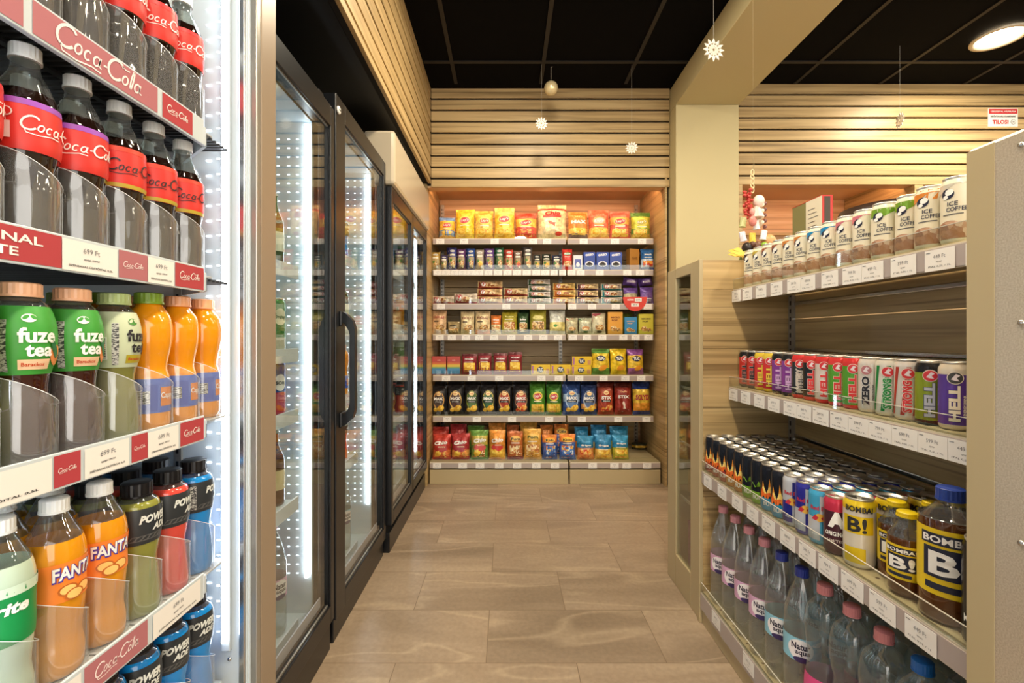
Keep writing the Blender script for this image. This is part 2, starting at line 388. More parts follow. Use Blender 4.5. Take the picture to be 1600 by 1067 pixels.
b = MB(); b.box((-.59, -3, 2.19), (-.568, 3.42, 2.88), DARKGAP); slats(b, lambda u, t, z: (-.568+t, u, z), -3, 3.40, 2.19, 2.88); struct('wall_left_valance', b)
b = MB(); b.box((-1.5, -3, 2.192), (-.592, 3.5, 2.26), BLACKP); struct('soffit', b)
b = MB(); b.box((-1.55, -3, 0), (-1.45, 4.2, 2.9), BLACKP); struct('wall_left', b)
b = MB(); b.box((1.18, 3.285, 0), (1.62, 4.0, 2.705), WALLP, .004); struct('column', b)
b = MB(); b.box((1.18, -3, 2.705), (1.62, 3.99, 2.8715), WALLP, .003); struct('beam', b)
b = MB(); b.box((-1.5, 4.05, 0), (6, 4.15, 2.9), WOODP); struct('wall_back_panel', b)
b = MB(); b.box((5.95, -3, 0), (6.05, 4.1, 2.9), WALLP); struct('wall_right', b)
# niches: tops and jambs
b = MB(); b.box((-.6, 3.5, 2.262), (1.175, 4.05, 2.30), WOODP); b.box((-.61, 3.405, 0), (-.578, 4.04, 2.262), WOOD); b.box((1.145, 3.405, 0), (1.160, 4.04, 2.262), WOOD); b.box((1.1605, 3.44, 0), (1.178, 4.04, 2.262), DARKGAP)
struct('trim_1', b)
b = MB(); b.box((1.64, 3.44, 2.262), (6, 4.05, 2.30), WOODP); b.box((1.64, 3.345, 0), (1.675, 4.04, 2.166), WOOD)
b.box((2.90, 3.345, 0), (2.96, 3.44, 2.166), WOOD); b.box((2.90, 3.44, 0), (2.96, 4.04, 2.262), WOOD); struct('trim_2', b)
b = MB()
for z in (1.95, 1.72, 1.5): b.box((1.68, 4.0, z), (2.9, 4.045, z+.02), WOOD); b.box((2.97, 4.0, z), (5.9, 4.045, z+.02), WOOD)
struct('trim_3', b)
# small lamps: a seen downlight, unseen ones added as fill, recess strips
def downlight(x, y, k):
    t = thing('ceiling_light', k, 'ceiling light', (x, y, 2.871), group=None)
    f = MB(); f.lathe([(.108, 0), (.13, -.002), (.132, -.012), (.112, -.016), (.106, -.006)], M('lamp_ring', '#d8cdb8', .4), 32, False); link('frame', f.mesh('frame'), t)
    d = MB(); d.lathe([(.0001, -.004), (.107, -.004)], LAMP, 32, False); link('diffuser', d.mesh('diffuser'), t)
    ld = bpy.data.lights.new('downlight', 'AREA'); ld.shape = 'DISK'; ld.size = .2; ld.energy = DOWN_W; ld.color = (1, .87, .66)
    lo = bpy.data.objects.new('downlight_beam', ld); COL.objects.link(lo); lo.parent = t; lo.location = (0, 0, -.018)
n_ = 0
names = ['over the aisle nearest the crisp shelves', 'over the aisle beside the middle cooler', 'over the aisle above the viewer', 'over the aisle behind the viewer']
for (x, y), nm in zip(AISLE_FILL, names): downlight(x, y, 'unseen ceiling light added as fill '+nm)
names = ['glowing at top right of the black ceiling', 'right room, behind the snack rack', 'right of the beam, middle, unseen, added as fill', 'right of the beam, behind the viewer, added unseen as fill', 'farthest right in the black ceiling, unseen, added as fill']
for (x, y), nm in zip(SIDE_LIGHTS, names): downlight(x, y, 'unseen ceiling light added as fill '+nm)
def warm_strip(x0, x1, y, z, lab):
    s = MB(); s.box((x0, y-.01, z-.012), (x1, y+.01, z), WARML)
    thing('led_strip', lab, 'led strip', mesh=s.mesh('led_strip'))
warm_strip(-.55, 1.12, 3.54, 2.258, 'warm led strip hidden at the top of the crisp shelf recess')
warm_strip(1.70, 2.88, 3.48, 2.258, 'warm led strip in the recess behind the snack rack, left bay')
warm_strip(2.98, 5.5, 3.48, 2.258, 'warm led strip in the recess at far right, right bay')
# sign on the slats
b = MB(); b.box((-.105, -.004, -.065), (.105, 0, .065), WHITEP)
A = Art(b, P_front(-.004), .0008); A.grid(-.1, .025, .1, .06, C('#c8242c'), 1, 1, 1)
A.text('SZESZESITAL VÁSÁRLÁSA', 0, .043, .014, WHITE, 2, w=.18, cut=False); A.text('18 ÉVEN ALULIAKNAK', 0, .008, .016, INK2, 2, w=.18, cut=False)
A.text('TILOS!', -.02, -.033, .03, C('#c8242c'), 2, w=.115, bold=.04, cut=False); A.ell(.072, -.033, .018, .018, INK, 1); A.ell(.072, -.033, .015, .015, WHITEP, 2); A.text('18', .072, -.033, .012, INK2, 3, cut=False)
thing('sign', 'white notice with red band and large red capitals on the wooden slats', 'sign', (3.52, 3.341, 2.64), mesh=b.mesh('sign'))

# ------------------------------------------------------------------ price tags
TAGS = {}
def tagmesh(txt, aisle, wd=.07, ht=.04):
    key = (txt, aisle, wd, ht)
    if key in TAGS: return TAGS[key]
    m = MB()
    if aisle == 0: P = P_front(-.001); m.box((-wd/2, -.001, -ht/2), (wd/2, 0, ht/2), WHITEP)
    else:
        P = P_aisle(aisle*.001, aisle)
        m.box((0, -wd/2, -ht/2), (aisle*.001, wd/2, ht/2), WHITEP)
    a = Art(m, P, .0004); a.text(txt, 0, ht*.17, ht*.17, C('#7c7c80'), 1, cut=False, bold=0)
    a.text('egységár', 0, -ht*.08, ht*.08, INK, 1, cut=False, bold=0); a.text('ITAL 0,5L / 1L', 0, -ht*.3, ht*.09, INK2, 1, w=wd*.75, cut=False, bold=0)
    a.grid(-wd*.45, ht*.36, -wd*.3, ht*.39, INK, 1, 1, 1)
    TAGS[key] = m.mesh('price_tag'); return TAGS[key]
PR = ['699 Ft', '499 Ft', '599 Ft', '399 Ft', '449 Ft', '799 Ft', '349 Ft']

# ------------------------------------------------------------------ crisp shelves on the back wall
BY = 3.59                                   # front of the upper shelves
XL, XM, XR = -.57, .454, 1.123
SHZ = [1.837, 1.598, 1.339, 1.104, .792, .479]; BASEZ = .164
rack = thing('shelf_rack', 'tall beige shop rack of crisps and snacks in wood recess at aisle end', 'shelf rack', (0, 0, 0))
def upright(mb, x, y, z0, z1):
    mb.box((x-.014, y-.02, z0), (x+.014, y, z1), SILV)
    z = z0+.03
    while z < z1-.03: mb.box((x-.008, y-.0208, z), (x-.002, y-.0195, z+.016), BLACK); mb.box((x+.002, y-.0208, z), (x+.008, y-.0195, z+.016), BLACK); z += .03
for x in (-.545, XM, 1.095):
    u = MB(); upright(u, x, 4.0, .05, 2.2); link('upright', u.mesh('upright'), rack)
bp_ = MB()
for i in range(18): bp_.box((-.565, 4.0, .1+.117*i), (1.118, 4.03, .1+.117*i+.113), WOOD if i < 14 else WOODP, .002)
link('back_panel', bp_.mesh('back_panel'), rack)
tagpx = [[688, 725, 773, 833, 855, 912, 961, 1003], [684, 697, 710, 723, 736, 749, 763, 778, 793, 808, 823, 838, 852, 867, 878, 893, 907, 937, 980, 1000],
         [689, 791, 845, 894, 925, 962, 1012], [687, 706, 728, 749, 772, 799, 825, 849, 872, 895, 917, 941, 974, 993, 1013],
         [697, 737, 780, 846, 873, 905, 943, 977, 1002], [699, 745, 800, 858, 909, 966, 1010], [683, 723, 750, 780, 808, 838, 867, 926, 960, 979, 1011]]
def shelf_part(x0, x1, z, y0, y1, tags, base=False):
    m = MB(); m.box((x0+.002, y0+.012, z-.03), (x1-.002, y1, z), BEIGE, .003)
    if base: m.box((x0+.002, y0+.004, .0), (x1-.002, y0+.03, z-.058), BEIGE, .004); m.box((x0+.01, y0+.04, 0), (x1-.01, y0+.06, .03), DARKGAP)
    sh = link('base_shelf' if base else 'shelf', m.mesh('shelf'), rack)
    s = MB(); s.box((x0+.004, y0+.002, z-.046), (x1-.004, y0+.012, z-.001), STRIPW, .002)
    s.box((x0+.006, y0, z-.040), (x1-.006, y0+.002, z-.008), STRIP)
    link('price_strip', s.mesh('price_strip'), sh)
    g = MB(); g.box((x0+.008, y0+.004, z+.0), (x1-.008, y0+.006, z+.035), GLASS); link('front_guard', g.mesh('front_guard'), sh)
    for i, px in enumerate(tags):
        t = tagmesh(PR[(i*3) % 7], 0, .062, .04); link('price_tag', t, sh).location = ((px-792)*(y0)/FPX, y0-.0005, z-.025)
for k, z in enumerate(SHZ):
    shelf_part(XL, XM, z, BY, 3.985, [p for p in tagpx[k] if p < 883]); shelf_part(XM+.006, XR, z, BY, 3.985, [p for p in tagpx[k] if p > 883])
shelf_part(XL, XM, BASEZ, 3.45, 3.985, [p for p in tagpx[6] if p < 883], True); shelf_part(XM+.006, XR+.008, BASEZ, 3.45, 3.985, [p for p in tagpx[6] if p > 883], True)
b = MB(); b.box((.56, 3.975, .36), (.95, 3.998, .43), BEIGE, .004); b.box((.62, 3.972, .39), (.78, 3.976, .405), BLACK); b.box((.97, 3.975, .33), (1.08, 3.998, .43), BEIGE, .003)
link('cover_plate', b.mesh('cover_plate'), rack)

def bag(w_, h, d, bands, art=None, seed=0, horiz=False, crimp=.05, flare=.045):
    """pillow pack: bands [(t0, t1, mat)], art(A) in metres with u in -w/2..w/2, v in 0..h"""
    rnd = random.Random(seed); ph = [rnd.uniform(0, 6.28) for _ in range(8)]
    if horiz: w_, h = h, w_                      # built upright, then turned
    def D(s, t):
        e = min(1, max(0, (t-crimp)/.16))**.6*min(1, max(0, (1-crimp-t)/.22))**.6
        k = (1-abs(s)**2.6)**.55*e
        k *= 1+.10*sin(5*s+ph[0]+3*t)+.08*sin(9*t+ph[1]+2*s)+.05*sin(14*s+ph[2])*(1-e*.5)
        return k*d/2+.0008+.0012*abs(sin(16*s+ph[3]))*(1-e)
    def X(s, t): return s*w_/2*(1-flare+flare*abs(2*t-1)**2.5)*(1+.012*sin(11*t+ph[4]))
    nu, nv = 12, 16
    def P(u, v, l):
        if horiz: u, v = v-w_/2, u+h/2
        t = min(1, max(0, v/h)); s = max(-1, min(1, u/(w_/2)))
        # piecewise-linear on the grid
        a = (s+1)/2*nu; i = min(nu-1, int(a)); fa = a-i; c = t*nv; j = min(nv-1, int(c)); fc = c-j
        def g(i, j): s_, t_ = -1+2*i/nu, j/nv; return X(s_, t_), -D(s_, t_), t_*h
        p = [0, 0, 0]
        for (ii, wa) in ((i, 1-fa), (i+1, fa)):
            for (jj, wc) in ((j, 1-fc), (j+1, fc)):
                q = g(ii, jj)
                for k in range(3): p[k] += q[k]*wa*wc
        x, y, z = p[0], p[1]-l, p[2]
        return (z-h/2, y, x+w_/2) if horiz else (x, y, z)
    m = MB()
    for sg in (1, -1):
        vs = []; fs = []; ms = []
        for j in range(nv+1):
            for i in range(nu+1):
                s_, t_ = -1+2*i/nu, j/nv; x, y, z = X(s_, t_), -D(s_, t_)*sg, t_*h
                vs.append((z-h/2, y, x+w_/2) if horiz else (x, y, z))
        for j in range(nv):
            tm = (j+.5)/nv; mt = bands[0][2]
            for i in range(nu):
                key = (i+.5)/nu if horiz else tm
                for (t0, t1, mm) in bands:
                    if t0 <= key < t1: mt = mm
                fs.append((j*(nu+1)+i, j*(nu+1)+i+1, (j+1)*(nu+1)+i+1, (j+1)*(nu+1)+i)); ms.append(mt)
        m.add(vs, fs, ms, True)
    if art: art(Art(m, P, .0011))
    return m
def lays(food, ribbon='#d02a30', ring='#f4e04a', chip=True):
    def f(w_, h):
        def art(A):
            A.grid(-w_*.40, h*.08, w_*.40, h*.34, food, 1, 6, 4)
            if chip: A.ell(-w_*.18, h*.22, w_*.21, w_*.21, C('#f2d26a'), 2); A.ell(-w_*.18, h*.22, w_*.17, w_*.17, CHIPS, 3)
            A.ell(0, h*.60, w_*.32, h*.15, C(ring), 2); A.ell(0, h*.60, w_*.27, h*.095, C(ribbon), 3, rot=.12)
            A.text("Lay's", 0, h*.60, h*.10, WHITE, 4, w=w_*.46, shear=.2, tilt=.1); A.grid(-w_*.25, h*.42, w_*.25, h*.45, C('#f8f0d8'), 2)
        return art
    return f
def maxbag(ring, food=CHIPS, base2='#e8b070', word='MAX', tc=WHITE):
    def f(w_, h):
        def art(A):
            A.ell(0, h*.5, w_*.38, h*.31, C(ring), 1, 22); A.ell(0, h*.5, w_*.32, h*.26, C(base2), 2, 22); A.ell(0, h*.71, w_*.17, h*.07, C('#f4d8a0'), 3)
            A.text("Lay's", 0, h*.71, h*.05, C('#c8302c'), 4, w=w_*.24)
            A.grid(-w_*.30, h*.41, w_*.30, h*.48, C('#2a2a2c'), 3); A.text('STRONG', 0, h*.445, h*.035, WHITE, 4, w=w_*.42)
            A.text(word, 0, h*.55, h*.10, tc, 5, w=w_*.62, bold=.05); A.ell(w_*.15, h*.22, w_*.24, h*.10, food, 3, rot=.5); A.ell(-w_*.2, h*.17, w_*.14, h*.07, food, 3)
        return art
    return f
def chio(food, top='#b01c24', word='Chio', tc=WHITE):
    def f(w_, h):
        def art(A):
            A.grid(-w_*.43, h*.08, w_*.43, h*.40, food, 1, 6, 5); A.ell(0, h*.42, w_*.36, h*.12, C(top), 2)
            A.text(word, 0, h*.66, h*.14, tc, 3, w=w_*.74, bold=.05, shear=.15, tilt=.12); A.text('exxtra', w_*.05, h*.50, h*.05, C('#f8e8c0'), 3, w=w_*.4)
            A.ell(-w_*.15, h*.24, w_*.2, h*.11, CHIPS, 2, rot=.6)
        return art
    return f
def plain(food, word, tc=WHITE, oval=None, fy=(.08, .45), wy=.68, hw=.09):
    def f(w_, h):
        def art(A):
            if food: A.grid(-w_*.38, h*fy[0], w_*.38, h*fy[1], food, 1, 6, 4)
            if oval: A.ell(0, h*wy, w_*.36, h*hw*1.1, oval, 2)
            A.text(word, 0, h*wy, h*hw, tc, 3, w=w_*.6, bold=.04); A.grid(-w_*.3, h*(wy-.16), w_*.25, h*(wy-.13), C('#f0e8d8'), 2)
        return art
    return f
def bahlsen(top, food):       # tall slim biscuit bag
    def f(w_, h):
        def art(A):
            A.grid(-w_*.40, h*.07, w_*.40, h*.58, C('#b8a67c'), 1, 4, 4); A.ell(0, h*.84, w_*.3, h*.055, WHITE, 2); A.text('Good', 0, h*.84, h*.04, INK2, 3, w=w_*.36)
            A.grid(-w_*.33, h*.62, w_*.33, h*.70, C('#f0ead8'), 2); A.ell(w_*.08, h*.28, w_*.26, h*.16, food, 2); A.ell(-w_*.18, h*.42, w_*.14, h*.07, C('#5a8a40'), 3)
            A.ell(w_*.2, h*.14, w_*.12, h*.05, C('#f4e8c8'), 3)
        return art
    return f
def sevend(colr, food=MIXF):
    def f(w_, h):      # horizontal pack, v 0..h small
        def art(A):
            A.grid(-w_*.45, h*.12, -w_*.18, h*.88, C(colr), 1, 3, 4); A.ell(-w_*.27, h*.5, h*.34, h*.34, C('#c02834'), 2); A.ell(-w_*.27, h*.5, h*.28, h*.28, WHITE, 3)
            A.text('7', -w_*.27, h*.5, h*.42, C('#c02834'), 4, bold=.05); A.ell(w_*.05, h*.42, w_*.17, h*.27, food, 1); A.text('DOUBLE', w_*.26, h*.68, h*.16, C('#5a3a2a'), 2, w=w_*.2)
        return art
    return f
def tuc(): 
    def f(w_, h):
        def art(A):
            A.ell(0, h*.62, w_*.27, h*.11, C('#16264e'), 2); A.text('TUC', 0, h*.62, h*.13, WHITE, 3, w=w_*.40, bold=.05, tilt=.1); A.ell(.1*w_, h*.25, w_*.26, h*.1, C('#e0962c'), 1, rot=.4)
        return art
    return f
def tucbox():
    def f(w_, h):
        def art(A):
            A.ell(-w_*.02, h*.5, w_*.17, h*.3, C('#16264e'), 2); A.text('TUC', -w_*.02, h*.5, h*.36, WHITE, 3, w=w_*.24, bold=.05); A.grid(-w_*.46, h*.1, -w_*.38, h*.9, C('#a8689c'), 1); A.grid(w_*.28, h*.1, w_*.44, h*.6, C('#c89060'), 1)
        return art
    return f
Bd = lambda c: [(0, 1, FO(c))]
_bagc = {}
def put(name, kind, cat, x0, x1, top, bot, yf, label, bands, art, d=.07, seed=0, z=None, pxm=None, rotx=-6, rotz=0, group=None, horiz=False):
    """place a pack by its measured left, right and top on a shelf whose packs stand at depth yf"""
    k = (yf)/FPX; w_ = (x1-x0)*k; h = (bot-top)*k; x = ((x0+x1)/2-792)*k
    key = (name, kind, round(w_, 2), round(h, 2), seed)
    if horiz: m = bag(w_, h, d, bands, art(w_, h) if art else None, seed, True)
    else: m = bag(w_, h, d, bands, art(w_, h) if art else None, seed)
    thing(name, label, cat, (x, yf+d/2+.004, z+.001), (R(rotx), 0, R(rotz)), group, m.mesh(name)); return w_, h, x
# top shelf
Y1 = BY+.025
top = [
 (685, 710, 333, 'small blue and yellow crisp bag', [(0, 1, FO('#5f8fc8')), (.35, .8, FO('#f0c23c')), (0, .15, FO('#d8a030'))], lays(CHIPS, '#c8403c', '#f2b84a', False)),
 (711, 741, 320, 'plain lemon yellow crisp bag', Bd('#f0cc28'), lays(CHIPS, '#c84a58', '#f8e468')),
 (742, 771, 322, 'yellow and orange crisp bag', [(0, 1, FO('#f2c04c')), (.3, .6, FO('#f0d070'))], lays(CHIPS, '#c87050', '#f8dc70')),
 (772, 804, 317, 'yellow crisp bag with flared top corner', [(0, 1, FO('#f4c83c')), (.72, 1, FO('#f8dc78'))], lays(CHIPS, '#c84a50', '#f8e070')),
 (805, 839, 326, 'red and orange crisp bag', [(0, 1, FO('#d8503c')), (.45, .75, FO('#f0b848'))], lays(REDF, '#c83a34', '#f4d868', False)),
 (841, 887, 312, 'large cream crisp bag with red lettering', [(0, 1, FO('#f0dca8')), (.84, .9, FO('#c85040'))], lambda w_, h: (lambda A: (A.text('Chio', 0, h*.72, h*.13, C('#c8342c'), 3, w=w_*.55, bold=.05, shear=.2), A.grid(-w_*.34, h*.6, w_*.3, h*.66, C('#d83c30'), 2, shift=.0), A.poly([(-.2*w_, h*.5), (w_*.25, h*.55), (w_*.1, h*.2)], C('#d05844'), 2), A.ell(.2*w_, h*.14, w_*.12, h*.05, C('#d0402c'), 2)))),
 (889, 920, 324, 'orange crisp bag with thick white capitals', [(0, 1, FO('#e88a34')), (0, .18, FO('#7a6058')), (.2, .4, FO('#f0c060'))], lambda w_, h: (lambda A: (A.text("Lay's", 0, h*.80, h*.09, C('#f8e090'), 3, w=w_*.4), A.text('MAX', 0, h*.60, h*.12, WHITE, 3, w=w_*.8, bold=.06), A.grid(-w_*.36, h*.14, w_*.36, h*.38, CHIPS, 1, 5, 4)))),
 (921, 953, 321, 'orange red crisp bag, tallest of the red ones', [(0, 1, FO('#e06848')), (.05, .35, FO('#f0b860'))], lays(CHIPS, '#d8c8c0', '#f2a860')),
 (954, 986, 323, 'salmon red crisp bag', [(0, 1, FO('#dc6450')), (.5, .72, FO('#f0a850'))], lays(CHIPS, '#b8484c', '#f4c860')),
 (988, 1019, 325, 'green and yellow crisp bag', [(0, 1, FO('#4f8a34')), (.35, .8, FO('#c8c840')), (0, .18, FO('#c0a040'))], lays(CHIPS, '#b8b048', '#e8dc60')),
]
for i, (x0, x1, t, look, bd, ar) in enumerate(top):
    put('crisp_bag', i, 'crisp bag', x0, x1, t, 368.5, Y1, '%s, %s from left on top back shelf' % (look, ORD[i]), bd, ar, .07 if x1-x0 < 40 else .09, i+1, SHZ[0], rotx=-5, rotz=random.Random(i).uniform(-6, 6))
b = bag(.16, .1, .06, [(0, 1, FO('#f0dcae')), (0, .2, FO('#c85040'))], None, 77)
thing('crisp_bag', 'cream crisp bag lying over the large cream one on top back shelf', 'crisp bag', ((866-792)*3.7/FPX, 3.77, SHZ[0]+.215), (R(-35), 0, R(8)), mesh=b.mesh('crisp_bag'))
# second shelf
def boxpack(w_, h, d, colr, art, side=None):
    m = MB(); m.box((-w_/2, 0, 0), (w_/2, d, h), C(colr), .0015)
    if side: m.box((-w_/2-.0004, .002, .002), (-w_/2+.001, d-.002, h-.002), C(side))
    if art: art(Art(m, P_front(0), .0009))
    return m
r2 = [(673, 687, 391, 'mustard yellow', '#b8923c', NUTS), (688, 699, 396, 'small dark violet', '#4a3c68', MIXF), (700, 713, 384, 'navy blue', '#3a3c88', MIXF), (714, 727, 386, 'plum purple', '#6c3c70', MIXF),
      (729, 742, 385, 'royal blue', '#284c98', MIXF), (743, 756, 387, 'pale grey', '#b8a898', CHIPS), (758, 772, 385, 'violet', '#6a4490', MIXF), (774, 787, 384, 'dark green', '#1e6440', MIXF),
      (789, 802, 387, 'coral red', '#d85040', MIXF), (803, 816, 389, 'brownish rose', '#907060', REDF), (818, 832, 383, 'tall charcoal brown', '#5c5450', MIXF), (834, 845, 395, 'black and yellow', '#3c3c38', CHIPS),
      (847, 861, 394, 'black and green', '#2c3428', CHIPS), (863, 877, 396, 'short navy and black', '#2a3048', MIXF)]
Y2 = BY+.02
for i, (x0, x1, t, c_, hx, food) in enumerate(r2):
    put('biscuit_bag', i, 'biscuit bag', x0, x1, t, 419.5, Y2, 'slim %s biscuit bag, %s from left on second back shelf' % (c_, ORD[i]), [(0, 1, FO(hx))], bahlsen(hx, food), .05, i+20, SHZ[1], rotx=-3)
    if i in (2, 3, 4, 6, 7, 8, 10):
        put('biscuit_bag', i, 'biscuit bag', x0-3, x1-3, t-2, 419.5, Y2+.07, 'slim %s biscuit bag directly behind its front twin, second back shelf' % c_, [(0, 1, FO(hx))], bahlsen(hx, food), .05, i+20, SHZ[1], rotx=-3)
put('snack_bag', 0, 'snack bag', 879, 895, 386, 419.5, Y2, 'bright red snack bag leaning at the divide of the second back shelf', [(0, 1, FO('#d8362c'))], plain(MIXF, 'Bake', WHITE, C('#3a8a3c'), (.15, .4), .75, .07), .05, 40, SHZ[1], rotx=-3)
def bxpx(name, cat, x0, x1, t, bot, yf, z, label, colr, art, d=.05, side=None, rotz=0, rotx=0, rot_y=0):
    k = yf/FPX; w_ = (x1-x0)*k; h = (bot-t)*k
    thing(name, label, cat, (((x0+x1)/2-792)*k, yf, z+.0015), (R(rotx), R(rot_y), R(rotz)), None, boxpack(w_, h, d, colr, art(w_, h) if art else None, side).mesh(name)); return w_, h
bxpx('snack_box', 'snack box', 896, 910, 397, 419.5, Y2, SHZ[1], 'small white and blue snack box beside the bright red bag', '#e4e4ea', lambda w_, h: (lambda A: (A.grid(-w_*.35, h*.1, w_*.35, h*.72, C('#5a68b0'), 1, 1, 1), A.ell(0, h*.35, w_*.2, h*.15, WHITE, 2))))
def oreo(w_, h):
    def art(A):
        A.grid(-w_*.5, h*.74, w_*.5, h*.93, C('#2048b0'), 1, 1, 1); A.text('OREO', 0, h*.84, h*.13, WHITE, 2, w=w_*.72, bold=.05, tilt=.12); A.ell(0, h*.32, w_*.38, h*.16, C('#e4e4f0'), 1)
        for dx, dz in ((0, .38), (-.16, .3), (.15, .3), (0, .25)): A.ell(w_*dx, h*dz, w_*.13, h*.08, C('#3c3028'), 2)
    return art
for i, (x0, x1, n) in enumerate(((912, 930, 'left'), (932, 951, 'middle'), (953, 972, 'right'))):
    bxpx('biscuit_box', 'biscuit box', x0, x1, 392, 419.5, Y2, SHZ[1], '%s of the three blue biscuit boxes on the second back shelf' % n, '#26449c', oreo, .06)
bxpx('biscuit_box', 'biscuit box', 983, 1000, 387, 419.5, Y2, SHZ[1], 'golden brown biscuit box turned sideways on the second back shelf', '#b07a34', lambda w_, h: (lambda A: A.text('Grill', 0, h*.55, h*.14, C('#7a4a1c'), 2, w=w_*.6, cut=False)), .05, '#8a5c24', 20)
put('snack_bag', 1, 'snack bag', 1003, 1024, 386, 419.5, Y2, 'blue and white snack bag at right end of the second back shelf', [(0, 1, FO('#2a68a8')), (0, .5, FO('#c8d4e4')), (0, .12, FO('#3c4c90'))], plain(REDF, 'snack', WHITE, None, (.15, .42), .72, .07), .06, 41, SHZ[1], rotx=-3)
# third shelf: filled croissant packs in stacks
Y3 = BY+.045
stacks = [(675, 708, 1, '#e0ccb4', '#b83440', 'cream and red', 460), (709, 745, 1, '#e4d4c0', '#a03048', 'cream and crimson', 456), (746, 785, 3, '#d8b480', '#a03828', 'brown and cream', 436),
          (787, 824, 2, '#d8bc8c', '#a03428', 'tan and red', 447), (826, 861, 4, '#dcd4cc', '#1c5c34', 'white and green', 433), (865, 900, 3, '#ecc878', '#d87830', 'orange and yellow', 439),
          (903, 937, 3, '#dcc090', '#4a2858', 'tan and violet', 440), (941, 974, 3, '#dccab4', '#1c8c98', 'cream and teal', 440)]
LV = {1: ['bottom'], 2: ['bottom', 'top'], 3: ['bottom', 'middle', 'top'], 4: ['bottom', 'second lowest', 'second highest', 'top']}
for i, (x0, x1, n, body, cap_, look, tp) in enumerate(stacks):
    hh = (472.5-tp)/n*Y3/FPX
    for k in range(n):
        w_ = (x1-x0)*Y3/FPX; m = bag(w_, hh, .085, [(0, 1, FO(body)), (0, .2, FO(cap_))], sevend(cap_)(w_, hh), 50+i*5+k, True, .06, .05)
        lab = ('single %s wrapped croissant, %s from left on third back shelf' % (look, ORD[i])) if n == 1 else ('%s wrapped croissant, %s of %s stack from left, third back shelf' % (look, LV[n][k], ORD[i]))
        thing('wrapped_croissant', lab, 'wrapped croissant', (((x0+x1)/2-792)*Y3/FPX+(k % 2)*.004*(1 if i % 2 else -1), Y3+.045+.008*k, SHZ[2]+.002+k*hh), (0, 0, R((k*7 % 5)-2)), mesh=m.mesh('wrapped_croissant'))
for j, (x0, x1, t, bt) in enumerate(((976, 998, 447, 472.5), (1002, 1023, 446, 472.5))):
    put('snack_bag', 5+j, 'snack bag', x0, x1, t, bt, Y3, ['purple and pale green snack bag left of the rightmost one, third back shelf', 'purple snack bag at right end of the third back shelf'][j],
        [(0, 1, FO('#6a4a98')), (.1, .6, FO('#b8b088' if j == 0 else '#7c5aa4'))], plain(None, 'choco', WHITE, None, wy=.3, hw=.1), .05, 90+j, SHZ[2])
    k = Y3/FPX; m = bag((x1-x0+1)*k, 14*k, .09, Bd('#5c3c8c'), plain(None, 'milk', WHITE, C('#8a68b4'), wy=.5, hw=.2)((x1-x0+1)*k, 14*k), 95+j, True)
    thing('snack_bag', ['purple snack bag lying on top of the purple and green one', 'purple snack bag lying on top at right end of third back shelf'][j], 'snack bag', (((x0+x1)/2-792)*k, Y3+.06, SHZ[2]+.142), (0, R(-8 if j else 8), 0), mesh=m.mesh('snack_bag'))
b = MB(); pts = [(.092*cos(R(a)), .105*sin(R(a))-.0) for a in range(180, 361, 12)]; b.prism(pts+[(.092, .004), (-.092, .004)], -.002, 0, C('#d83c2c'))
A = Art(b, P_front(-.002), .0006); A.text('ACTION', -.035, -.018, .014, WHITE, 1, w=.05, cut=False); A.grid(-.002, -.032, .05, -.006, WHITEP, 1, 1, 1); A.grid(-.03, -.07, .028, -.044, WHITEP, 1, 1, 1); A.text('269 Ft', .024, -.019, .01, INK, 2, cut=False); A.text('399 Ft', 0, -.057, .01, INK, 2, cut=False)
thing('offer_badge', 'round red offer badge with two white cards clipped to third back shelf', 'offer badge', ((992-792)*BY/FPX, BY-.0035, SHZ[2]+.045), mesh=b.mesh('offer_badge'))
